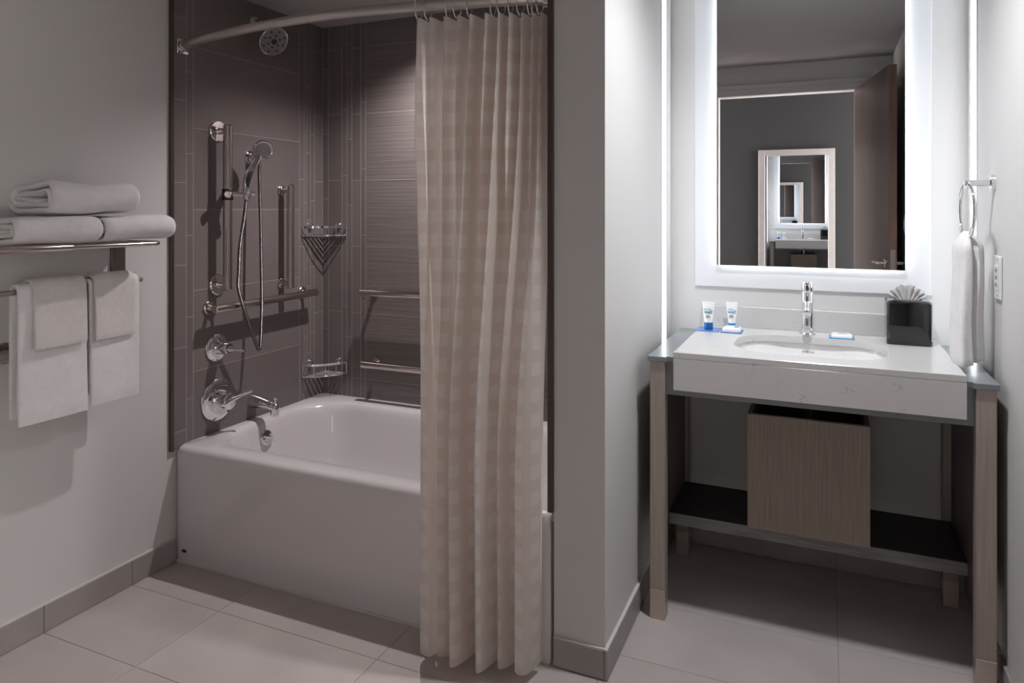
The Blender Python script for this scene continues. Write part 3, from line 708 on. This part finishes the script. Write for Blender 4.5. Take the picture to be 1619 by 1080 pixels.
ribbon('bath_towel', spiral(-2.070, zs + 0.083 + 0.055, 0.228, 0.110, 0.0190, 2.35, start=-2.9), 0.0183, 1.296, 1.575, 'terry', 'folded white towel on top of the two shelf towels', 'towel', G, 0.020, 16, 0.0032, seed=6)

def drape(xc, zc, off, zf, zbk, lean=0.0):
    """down the back, over the bar, down the front"""
    pts = []
    for i in range(11): pts.append((xc - off + 0.0, zbk + (zc - zbk) * i / 11))
    for i in range(13):
        a = PI - PI * i / 12; pts.append((xc + off * math.cos(a), zc + off * math.sin(a)))
    for i in range(1, 19): pts.append((xc + off + lean * (i / 18) ** 1.4, zc + (zf - zc) * i / 18))
    return pts
G2 = 'white towels hanging from the bar'
ribbon('hand_towel', drape(-2.100, 1.064, 0.0165, 0.683, 0.70, 0.006), 0.0125, 1.268, 1.474, 'terry', 'long white hand towel hanging on the bar, over the grab bar end', 'towel', G2, 0.006, 16, 0.0016, seed=11)
ribbon('hand_towel', drape(-2.100, 1.064, 0.0165, 0.690, 0.72, 0.004), 0.0125, 1.484, 1.655, 'terry', 'long white hand towel hanging on the bar end beside the shower', 'towel', G2, 0.006, 16, 0.0016, seed=12)
G3 = 'small washcloths folded over the hanging towels'
ribbon('washcloth', drape(-2.100, 1.066, 0.0285, 0.897, 0.95, 0.008), 0.0085, 1.305, 1.466, 'terry2', 'cream washcloth draped over the wider hanging hand towel', 'washcloth', G3, 0.005, 12, 0.0016, seed=13)
ribbon('washcloth', drape(-2.100, 1.066, 0.0285, 0.894, 0.95, 0.006), 0.0085, 1.490, 1.632, 'terry2', 'cream washcloth draped over the hand towel beside the shower', 'washcloth', G3, 0.005, 12, 0.0016, seed=14)

# ------------------------------------------------------------------ vanity stand
va = thing('vanity_stand', (-0.044, 2.5, 0), 'brown vanity stand with grey ledge, metal-tipped legs and low shelf', 'vanity')
LX0, LX1 = -0.515, 0.427; LZ = 0.834
lg = MB()
for pts in ([(LX0, 2.240), (-0.455, 2.240), (-0.455, 2.252), (-0.295, 2.252), (-0.295, 2.8195), (LX0, 2.8195)],
            [(0.205, 2.252), (0.367, 2.252), (0.367, 2.240), (LX1, 2.240), (LX1, 2.8195), (0.205, 2.8195)],
            [(-0.295, 2.252), (0.205, 2.252), (0.205, 2.312), (-0.295, 2.312)], [(-0.295, 2.712), (0.205, 2.712), (0.205, 2.8195), (-0.295, 2.8195)]):
    lg.loft([[(x, y, LZ - 0.016) for x, y in pts], [(x, y, LZ) for x, y in pts]], True, True)     # open where the basin hangs
lg.build('ledge_top', 'ledge', va, bevel=0.0015)
MB().box(-0.462, 0.374, 2.262, 2.285, 0.712, LZ - 0.016).build('apron_rail', 'ledge', va, bevel=0.001)
for x0, x1 in ((-0.508, -0.461), (0.374, 0.421)):
    lgo = MB().cbox(x0, x1, 2.246, 2.292, 0.093, LZ - 0.016, 0.0012).build('leg', 'legwood', va)
    MB().cbox(x0 - 0.0005, x1 + 0.0005, 2.2455, 2.2925, 0.0, 0.093, 0.0012).build('foot', 'foot', lgo)
for x0, x1 in ((-0.510, -0.466), (0.357, 0.401)):
    lgo = MB().cbox(x0, x1, 2.700, 2.744, 0.085, LZ - 0.016, 0.0012).build('leg', 'legwood', va)
    MB().cbox(x0 - 0.0005, x1 + 0.0005, 2.6995, 2.7445, 0.0, 0.085, 0.0012).build('foot', 'foot', lgo)
for x0, x1 in ((-0.500, -0.478), (0.380, 0.402)):
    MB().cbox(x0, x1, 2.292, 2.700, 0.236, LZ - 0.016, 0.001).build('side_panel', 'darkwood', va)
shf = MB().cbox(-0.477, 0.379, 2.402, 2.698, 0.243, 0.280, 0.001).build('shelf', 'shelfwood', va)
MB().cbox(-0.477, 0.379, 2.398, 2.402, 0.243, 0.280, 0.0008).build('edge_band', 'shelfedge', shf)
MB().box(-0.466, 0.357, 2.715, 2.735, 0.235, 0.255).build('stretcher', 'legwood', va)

# ------------------------------------------------------------------ countertop, sink, faucet
CX0, CX1, CY0, CZ = -0.433, 0.352, 2.240, 0.853
ct = thing('countertop', (-0.04, 2.5, LZ), 'white speckled quartz vanity top with deep front and low splash', 'countertop')
hx0, hx1, hy0, hy1 = -0.275, 0.185, 2.335, 2.690
b = MB()
top = [rrect(CX0, CX1, CY0, 2.8195, 0.002, LZ + 0.0003, 10), rrect(CX0, CX1, CY0, 2.8195, 0.002, CZ - 0.002, 10), rrect(CX0 + 0.002, CX1 - 0.002, CY0 + 0.002, 2.8195, 0.002, CZ, 10),
       rrect(hx0 - 0.001, hx1 + 0.001, hy0 - 0.001, hy1 + 0.001, 0.136, CZ, 10), rrect(hx0, hx1, hy0, hy1, 0.135, CZ - 0.002, 10), rrect(hx0, hx1, hy0, hy1, 0.135, LZ - 0.004, 10)]
b.loft(top)
b.build('slab', 'quartz', ct, smooth=30)
MB().cbox(CX0, CX1, CY0, CY0 + 0.012, 0.733, LZ - 0.0008, 0.0008).build('front_apron', 'quartz', ct)
MB().cbox(CX0 + 0.002, CX1 - 0.012, 2.802, 2.8195, CZ, 0.932, 0.0012).build('backsplash', 'quartz', ct)
sk = thing('sink_basin', (-0.045, 2.51, 0.70), 'oval white undermount basin in the vanity top', 'sink')
b = MB(); lp = []
for d, z in ((-0.014, LZ - 0.004), (-0.012, LZ - 0.010), (-0.010, LZ - 0.03), (-0.004, 0.78), (0.008, 0.745), (0.03, 0.718), (0.07, 0.705), (0.12, 0.700), (0.16, 0.699)):
    lp.append(rrect(hx0 + d, hx1 - d, hy0 + d, hy1 - d, max(0.012, 0.150 - d), z, 10))
b.loft(lp, False, True); b.build('bowl', 'ceramic', sk, smooth=60)
MB().lathe((-0.045, 2.51, 0.699), (0, 0, 1), [(0.022, 0), (0.022, 0.003), (0.016, 0.004), (0.016, 0.006), (0, 0.007)], 24).build('drain', 'chrome', sk, smooth=40)
for k, (w, h) in enumerate(((0.005, 0.004), (0.004, 0.004), (0.005, 0.004), (0.003, 0.004), (0.012, 0.0025))):
    xk = -0.068 + 0.0066 * k + (0.004 if k == 4 else 0)
    MB().box(xk - w / 2, xk + w / 2, 2.6955, 2.6962, 0.800 - 0.002, 0.800 - 0.002 + h).build('maker_mark', 'greyink', sk)
FX, FY = -0.055, 2.742
fa = thing('faucet', (FX, FY, CZ), 'slim chrome cylinder faucet behind the basin', 'faucet')
MB().lathe((FX, FY, CZ), (0, 0, 1), [(0.028, 0), (0.028, 0.004), (0.022, 0.007), (0.0195, 0.008), (0.0195, 0.150), (0.0185, 0.152)], 36).build('body', 'chrome', fa, smooth=40)
hd_ = MB().lathe((FX, FY, CZ + 0.153), (0, 0, 1), [(0.0185, 0), (0.0198, 0.002), (0.0198, 0.030), (0.016, 0.035), (0, 0.036)], 36).build('handle', 'chrome', fa, smooth=40)
MB().cbox(FX - 0.006, FX + 0.006, FY - 0.0215, FY - 0.018, CZ + 0.156, CZ + 0.178, 0.001).lathe((FX, FY - 0.018, CZ + 0.160), (0, -1, -0.2), [(0.004, 0), (0.004, 0.012), (0, 0.013)], 12).build('lever_pin', 'chrome', hd_, smooth=40)
MB().tube([(FX, FY - 0.010, CZ + 0.110), (FX, FY - 0.06, CZ + 0.098), (FX, FY - 0.098, CZ + 0.086), (FX, FY - 0.100, CZ + 0.0855)], 0.0145, 24, rs=[0.0150, 0.0146, 0.0142, 0.0115]).build('spout', 'chrome', fa, smooth=40)
MB().lathe((FX, FY - 0.092, CZ + 0.080), (0, -0.25, -1), [(0.009, 0), (0.009, 0.008), (0.007, 0.009)], 16).build('aerator', 'chrome', fa, smooth=40)

# trap cover and pipes below the basin
bx = thing('pipe_cover', (-0.049, 2.5, 0.280), 'brown wood-grain box hiding the drain pipes on the low shelf', 'cover')
BX0, BX1, BZ = -0.225, 0.127, 0.645
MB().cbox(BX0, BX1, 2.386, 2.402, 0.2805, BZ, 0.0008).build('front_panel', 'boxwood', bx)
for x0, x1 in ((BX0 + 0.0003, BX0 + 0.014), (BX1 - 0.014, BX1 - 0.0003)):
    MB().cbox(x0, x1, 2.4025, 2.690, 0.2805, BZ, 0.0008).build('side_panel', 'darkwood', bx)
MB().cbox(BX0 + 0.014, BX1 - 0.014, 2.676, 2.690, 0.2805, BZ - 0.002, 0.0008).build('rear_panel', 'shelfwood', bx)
pp = thing('drain_pipe', (-0.045, 2.51, 0.62), 'chrome drain tailpiece above the pipe cover', 'pipe')
MB().lathe((-0.045, 2.51, 0.30), (0, 0, 1), [(0.016, 0), (0.016, 0.33), (0.021, 0.332), (0.021, 0.362), (0.016, 0.364), (0.016, 0.398)], 24).build('tailpiece', 'chrome', pp, smooth=40)
MB().tube(smoothpath([(-0.045, 2.51, 0.46), (-0.06, 2.55, 0.42), (-0.075, 2.60, 0.46), (-0.075, 2.64, 0.50)], 6), 0.017, 14).build('trap', 'chrome', pp, smooth=60)
for i, (x, zz) in enumerate(((-0.105, 0.0), (0.06, 0.01))):
    sv = thing('supply_line', (x, 2.60, 0.45), 'thin supply hose beside the drain, %s' % ('under the tubes' if i == 0 else 'slanting towards the tissue box'), 'pipe')
    MB().tube(smoothpath([(x, 2.66, 0.36), (x, 2.62, 0.50), (x + 0.02 * (1 if i else -1), 2.60, 0.60), (x + (0.03 if i else 0.03), 2.58, 0.675)], 6), 0.006, 10).build('hose', 'steel', sv, smooth=60)
    MB().lathe((x, 2.60, 0.56), (0.0, -0.3, 1), [(0.011, 0), (0.012, 0.01), (0.012, 0.03), (0.009, 0.032)], 14).build('nut', 'rubber', sv, smooth=40)

# ------------------------------------------------------------------ toiletries
def text_part(txt, size, m, parent, x, z, fy, align='CENTER', bold=0.0):
    """flat print laid onto the tube wall; fy(x, z) gives the surface"""
    cu = bpy.data.curves.new('print', 'FONT'); cu.body = txt; cu.size = size; cu.align_x = align; cu.offset = bold
    to = bpy.data.objects.new('print', cu); COL.objects.link(to)
    dg = bpy.context.evaluated_depsgraph_get(); dg.update()
    me = bpy.data.meshes.new_from_object(to.evaluated_get(dg))
    bpy.data.objects.remove(to, do_unlink=True); bpy.data.curves.remove(cu)
    off = ORIGIN[parent.name]
    for v in me.vertices:
        px, pz = x + v.co.x, z + v.co.y
        v.co = (px - off.x, fy(px, pz) - off.y, pz - off.z)
    me.materials.clear(); me.materials.append(M[m])
    o = bpy.data.objects.new('lettering', me); COL.objects.link(o); o.parent = parent
    return o
def squeeze_tube(x, y, z, H, rcap, hcap, wtop, capm, label, word, inkm, dx):
    t = thing('squeeze_tube', (x, y, z), label, 'toiletry tube', 'travel tubes on the vanity')
    MB().lathe((x, y, z), (0, 0, 1), [(rcap, 0), (rcap + 0.0006, 0.002), (rcap + 0.0002, hcap)], 28).build('cap', capm, t, smooth=40)
    def prof(zz):
        s = min(max((zz - z - hcap) / (H - hcap), 0), 1)
        return rcap * 0.98 * (1 - s) + wtop / 2 * s, max(0.0006, rcap * 0.98 * (1 - s ** 1.15) + 0.0007)
    lp = []
    for k in range(15):
        zz = z + hcap + (H - hcap) * k / 14; a, c = prof(zz)
        lp.append([(x + a * math.cos(2 * PI * j / 32), y + c * math.sin(2 * PI * j / 32), zz) for j in range(32)])
    body = MB().loft(lp, True, True).build('body', 'clearwhite', t, smooth=60)
    def fy(px, pz):
        a, c = prof(pz); q = min(abs(px - x) / a, 0.97)
        return y - c * math.sqrt(1 - q * q) - 0.0014
    text_part(word, 0.0090, 'darkink', t, x + dx - 0.004, z + H * 0.70, fy, bold=0.0)
    text_part('well', 0.0185, inkm, t, x + dx, z + H * 0.575, fy, bold=0.0003)
    for k, (ww, zz) in enumerate(((0.012, 0.50), (0.015, 0.46), (0.017, 0.42))):
        m_ = MB(); zc = z + H * zz; n_ = 6
        lo = [(x + dx - 0.001 - ww / 2 + ww * i / n_, zc) for i in range(n_ + 1)]
        m_.loft([[(a_, fy(a_, c_), c_) for a_, c_ in lo], [(a_, fy(a_, c_ + 0.0022), c_ + 0.0022) for a_, c_ in lo]], closed=False)
        m_.build('small_print', 'greyink', t)
    MB().lathe((x, y - 0.0012, z + H - 0.004), (0, -1, 0), [(0.0012, 0), (0.0012, 0.0003)], 8).build('hang_hole', 'greyink', t)
    return t
squeeze_tube(-0.392, 2.700, CZ + 0.0035, 0.102, 0.0155, 0.026, 0.046, 'blue', 'white lotion tube with dark blue cap printed nourish well', 'nourish', 'tealink', 0.0)
squeeze_tube(-0.316, 2.763, CZ + 0.0005, 0.100, 0.0135, 0.022, 0.045, 'cyan', 'white tube with light blue cap printed rinse well', 'rinse', 'cyanink', 0.0)
def packet(x0, x1, y0, y1, z, h, m, label, cat, band=None, name='soap_packet', dome=0.3):
    t = thing(name, ((x0 + x1) / 2, (y0 + y1) / 2, z), label, cat)
    MB().loft([rrect(x0, x1, y0, y1, 0.004, z), rrect(x0, x1, y0, y1, 0.004, z + 0.0022), rrect(x0 + 0.006, x1 - 0.006, y0 + 0.006, y1 - 0.006, 0.006, z + 0.003)], True, True).build('wrapper_edge', band or m, t, smooth=40)
    if h > 0.004:
        lp = [rrect(x0 + 0.005 + d, x1 - 0.005 - d, y0 + 0.005 + d, y1 - 0.005 - d, 0.010, z + zz) for d, zz in ((0, 0.0028), (0.0, h * 0.55), (0.003, h * 0.85), (0.008, h))]
        MB().loft(lp, True, True).build('bar', m, t, smooth=60)
    return t
packet(-0.434, -0.350, 2.660, 2.760, CZ, 0.003, 'sachet', 'flat blue sachet lying under the dark-capped tube', 'sachet', 'sachet', 'blue_sachet')
s1 = packet(-0.345, -0.272, 2.658, 2.740, CZ, 0.018, 'plastic', 'white wrapped soap with blue edge before the light blue tube', 'soap', 'blue')
MB().loft([rrect(-0.300, -0.284, 2.680, 2.715, 0.006, CZ + 0.0181), rrect(-0.299, -0.285, 2.681, 2.714, 0.006, CZ + 0.0187)], True, True).build('printed_mark', 'cyan', s1)
s2 = packet(0.016, 0.096, 2.690, 2.765, CZ, 0.014, 'plastic', 'white wrapped soap lying alone between faucet and tissue box', 'soap', 'cyan')
for k, w in enumerate((0.034, 0.022)):
    MB().box(0.058 - w / 2, 0.058 + w / 2, 2.720 + 0.012 * k, 2.725 + 0.012 * k, CZ + 0.0141, CZ + 0.0145).build('small_print', 'greyink', s2)
# tissue box
tbx = thing('tissue_box', (0.257, 2.718, CZ), 'glossy black tissue box cover with a fanned white tissue', 'tissue box')
X0, X1, Y0, Y1, ZT = 0.190, 0.324, 2.652, 2.784, 0.998
lp = [rrect(X0 + 0.001, X1 - 0.001, Y0 + 0.001, Y1 - 0.001, 0.013, CZ + 0.0003), rrect(X0, X1, Y0, Y1, 0.014, CZ + 0.003), rrect(X0, X1, Y0, Y1, 0.014, ZT - 0.010), rrect(X0 + 0.0025, X1 - 0.0025, Y0 + 0.0025, Y1 - 0.0025, 0.013, ZT - 0.004),
      rrect(X0 + 0.009, X1 - 0.009, Y0 + 0.009, Y1 - 0.009, 0.011, ZT), rrect(0.257 - 0.045, 0.257 + 0.045, 2.718 - 0.022, 2.718 + 0.022, 0.021, ZT), rrect(0.257 - 0.044, 0.257 + 0.044, 2.718 - 0.021, 2.718 + 0.021, 0.020, ZT - 0.012)]
MB().loft(lp, True, True).build('cover', 'black', tbx, smooth=40)
fan = MB(); npl = 14; inner = []; outer = []; mid_ = []
for k in range(npl + 1):
    a = math.radians(158 - 138 * k / npl); off = (0.006 if k % 2 else -0.006)
    rr = 0.054 + 0.004 * math.sin(k * 1.7)
    inner.append((0.255 + 0.026 * math.cos(a), 2.712 + off * 0.4, ZT - 0.010 + 0.008 * math.sin(a)))
    mid_.append((0.255 + 0.042 * math.cos(a), 2.708 + off * 0.8, ZT - 0.004 + 0.030 * math.sin(a)))
    outer.append((0.255 + (rr + 0.006) * math.cos(a), 2.700 + off * 1.3, ZT - 0.003 + rr * math.sin(a)))
fan.loft([inner, mid_, outer], closed=False)
fo = fan.build('tissue', 'tissue', tbx); sm = fo.modifiers.new('thickness', 'SOLIDIFY'); sm.thickness = 0.0008

# ------------------------------------------------------------------ backlit mirror and light channels
mr = thing('backlit_mirror', (-0.06, YB, 1.0), 'tall backlit mirror with glowing edges above the vanity', 'mirror')
k_ = 2.790 / 2.82
PX0, PX1, PZ0, PZ1 = -0.460, 0.338, 1.003, 2.22
MX0, MX1, MZ0, MZ1, MY = -0.379 * k_, 0.259 * k_, 1.3 - 0.214 * k_, 2.135, 2.790
MB().cbox(PX0, PX1, YB - 0.010, YB - 0.0003, PZ0, PZ1, 0.0015).build('back_panel', 'panel', mr)
MB().box(MX0 + 0.025, MX1 - 0.025, MY + 0.0065, YB - 0.0105, MZ0 + 0.025, MZ1 - 0.025).build('housing', 'plastic', mr)
MB().box(MX0, MX1, MY, MY + 0.006, MZ0, MZ1).build('glass', 'mirror', mr)
y0, y1 = MY + 0.0085, YB - 0.0115; e = 0.024
for nm_, a in (('v', (MX0 + e - 0.002, MX0 + e, MZ0 + e, MZ1 - e)), ('v', (MX1 - e, MX1 - e + 0.002, MZ0 + e, MZ1 - e)), ('h', (MX0 + e, MX1 - e, MZ0 + e - 0.002, MZ0 + e)), ('h', (MX0 + e, MX1 - e, MZ1 - e, MZ1 - e + 0.002))):
    MB().box(a[0], a[1], y0, y1, a[2], a[3]).build('light_band', 'halo', mr)
def channel(x, s, y0, y1, label):
    t = thing('light_channel', (x, (y0 + y1) / 2, 0.86), label, 'light strip', 'light channels flanking the mirror')
    MB().box(min(x, x + s * 0.003), max(x, x + s * 0.003), y0 - 0.003, y1 + 0.003, 0.795, 2.36).build('channel', 'paint', t)
    MB().box(min(x + s * 0.003, x + s * 0.005), max(x + s * 0.003, x + s * 0.005), y0, y1, 0.80, 2.355).build('diffuser', 'led', t)
channel(XP, 1, 2.640, 2.704, 'glowing vertical light channel on the partition beside the mirror')
channel(XR, -1, 2.665, 2.745, 'glowing vertical light channel behind the towel ring')

# ------------------------------------------------------------------ towel ring, towel, outlet on the alcove side wall
RY, RZ_ = 2.420, 1.376
rg = thing('towel_ring', (XR, RY, RZ_), 'chrome towel ring on the wall beside the mirror', 'towel ring')
MB().lathe((XR, RY, RZ_), (-1, 0, 0), [(0.024, 0), (0.024, 0.008), (0.022, 0.010)], 28).build('wall_plate', 'chrome', rg, smooth=40)
MB().cbox(0.372, XR - 0.009, RY - 0.009, RY + 0.009, RZ_ - 0.009, RZ_ + 0.009, 0.002).build('post', 'chrome', rg)
RC = Vector((0.380, RY, RZ_ - 0.080)); rdir = Vector((-0.07, 1, 0)).normalized()
MB().tube([RC + rdir * (0.080 * math.cos(2 * PI * i / 48)) + Vector((0, 0, 0.080 * math.sin(2 * PI * i / 48))) for i in range(48)], 0.0052, 12, closed=True).build('ring', 'chrome', rg, smooth=60)
b = MB(); lp = []; nT = 72
for k in range(34):
    t = k / 33; z = 1.236 - (1.236 - 0.856) * t
    g = math.sin(min(t / 0.14, 1) * PI / 2)
    rx = (0.010 + 0.025 * g) * (1 + 0.10 * t); ry = (0.020 + 0.035 * g) * (1 + 0.16 * t)
    if t > 0.985: rx *= 0.93; ry *= 0.95
    row = []
    for j in range(nT):
        a = 2 * PI * j / nT
        fold = 1 + g * (0.10 * math.sin(3 * a + 0.6 + 0.8 * t) + 0.07 * math.sin(7 * a + 2 + t) + 0.03 * math.sin(11 * a - 2 * t))
        crease = 1 - 0.42 * g * math.exp(-((a - 4.95 - 0.25 * t) / 0.17) ** 2) - 0.25 * g * math.exp(-((a - 1.7) / 0.2) ** 2)
        row.append((0.380 + rx * fold * crease * math.cos(a) + 0.003 * math.sin(6 * t), RY + ry * fold * crease * math.sin(a), z + 0.010 * t * math.cos(a)))
    lp.append(row)
b.loft(lp, True, True)
tw_ = b.build('hand_towel', 'terry', smooth=70, pivot=(0.380, RY, 0.856))
tag(tw_, 'white hand towel hanging through the chrome ring', 'towel')
ol = thing('wall_outlet', (XR, 2.352, 1.11), 'white outlet plate on the wall below the towel ring', 'outlet')
pl = MB().cbox(XR - 0.006, XR - 0.0003, 2.316, 2.390, 1.050, 1.170, 0.0015).build('cover_plate', 'plastic', ol)
MB().cbox(XR - 0.0085, XR - 0.006, 2.335, 2.371, 1.076, 1.144, 0.001).build('socket_insert', 'plastic', ol)
for zz in (1.090, 1.130):
    for yy in (2.346, 2.358): MB().box(XR - 0.0092, XR - 0.0085, yy, yy + 0.003, zz - 0.005, zz + 0.005).build('slot', 'rubber', ol)
for yy in (2.347, 2.356): MB().box(XR - 0.0098, XR - 0.0085, yy - 0.003, yy + 0.004, 1.105, 1.115).build('test_button', 'greyink', ol)
for zz in (1.060, 1.160): MB().lathe((XR - 0.006, 2.353, zz), (-1, 0, 0), [(0.0032, 0), (0.0025, 0.001)], 10).build('screw', 'greyink', ol)

# ------------------------------------------------------------------ behind the camera, seen in the mirror: door, framed mirror, switch
d0 = struct(thing('door_1', (0.200, YD + 0.004, 0), 'dark walnut door standing open, seen in the mirror', 'door'))
del d0['category']
ang = math.radians(90 - 9.5)
dirv = Vector((math.cos(ang), math.sin(ang), 0)); nrm = Vector((-dirv.y, dirv.x, 0)); hinge = Vector((0.222, YD + 0.03, 0))
def oriented(c0, c1, z0, z1, n0, n1, name, m, parent, bev=0.001):
    b = MB(); vs = []
    for z in (z0, z1):
        for (l, nn) in ((c0, n0), (c1, n0), (c1, n1), (c0, n1)):
            p = hinge + dirv * l + nrm * nn; vs.append((p.x, p.y, z))
    b.add(vs, [(0, 3, 2, 1), (4, 5, 6, 7), (0, 1, 5, 4), (1, 2, 6, 5), (2, 3, 7, 6), (3, 0, 4, 7)])
    return b.build(name, m, parent, bevel=bev)
DW = 0.93
leaf = oriented(0, DW, 0.01, 2.165, -0.022, 0.022, 'door_leaf', 'doorwood', d0)
oriented(DW, DW + 0.001, 0.01, 2.165, -0.0215, 0.0215, 'edge_band', mat('edge_walnut', (0.20, 0.115, 0.09), 0.4, var=0.15, vscale=8, stretch=(10, 10, 0.6)), leaf, 0)
oriented(DW + 0.001, DW + 0.0022, 0.90, 1.06, -0.014, 0.014, 'lock_plate', 'steel', leaf, 0)
for s in (-1, 1):
    p = hinge + dirv * (DW - 0.065) + nrm * (0.022 * s) + Vector((0, 0, 0.975))
    hl = MB().lathe(p, nrm * s, [(0.026, 0), (0.026, 0.008), (0.012, 0.010), (0.010, 0.048)], 24).build('rosette', 'chrome', leaf, smooth=40)
    q0 = p + nrm * (s * 0.046)
    MB().tube([q0, q0 - dirv * 0.03, q0 - dirv * 0.115], 0.009, 12).build('lever', 'chrome', leaf, smooth=50)
fm = thing('framed_mirror', (-0.243, -1.645, 0.25), 'silver-framed mirror on the dark wall, seen in the backlit mirror', 'mirror')
A = Matrix.Rotation(math.radians(-1.6), 4, 'Z') 
fx0, fx1, fz0, fz1, fw = -0.334, 0.334, 0.0, 1.615, 0.058
def fbox(b, x0, x1, y0, y1, z0, z1):
    return b.cbox(x0, x1, y0, y1, z0, z1, 0.002)
FO = Vector((-0.243, -1.645, 0.25))
for (a, c, d, e_) in ((fx0, fx0 + fw, fz0, fz1), (fx1 - fw, fx1, fz0, fz1), (fx0 + fw, fx1 - fw, fz0, fz0 + fw), (fx0 + fw, fx1 - fw, fz1 - fw, fz1)):
    b = fbox(MB(), a, c, 0.028, 0.055, d, e_); b.v = [tuple(A @ Vector(v) + FO) for v in b.v]; b.build('frame_rail', 'silver', fm)
b = MB().box(fx0 + fw * 0.9, fx1 - fw * 0.9, 0.036, 0.042, fz0 + fw * 0.9, fz1 - fw * 0.9); b.v = [tuple(A @ Vector(v) + FO) for v in b.v]; b.build('glass', 'mirror', fm)
b = MB().box(fx0 + 0.02, fx1 - 0.02, 0.022, 0.035, fz0 + 0.02, fz1 - 0.02); b.v = [tuple(A @ Vector(v) + FO) for v in b.v]; b.build('backing', 'plastic', fm)
ls = thing('light_switch', (XR, 0.73, 1.2), 'white light switch on the side wall, seen at the mirror edge', 'switch')
MB().cbox(XR - 0.006, XR - 0.0003, 0.695, 0.765, 1.15, 1.265, 0.0015).build('cover_plate', 'plastic', ls)
MB().cbox(XR - 0.010, XR - 0.006, 0.715, 0.745, 1.175, 1.24, 0.001).build('rocker', 'plastic', ls)
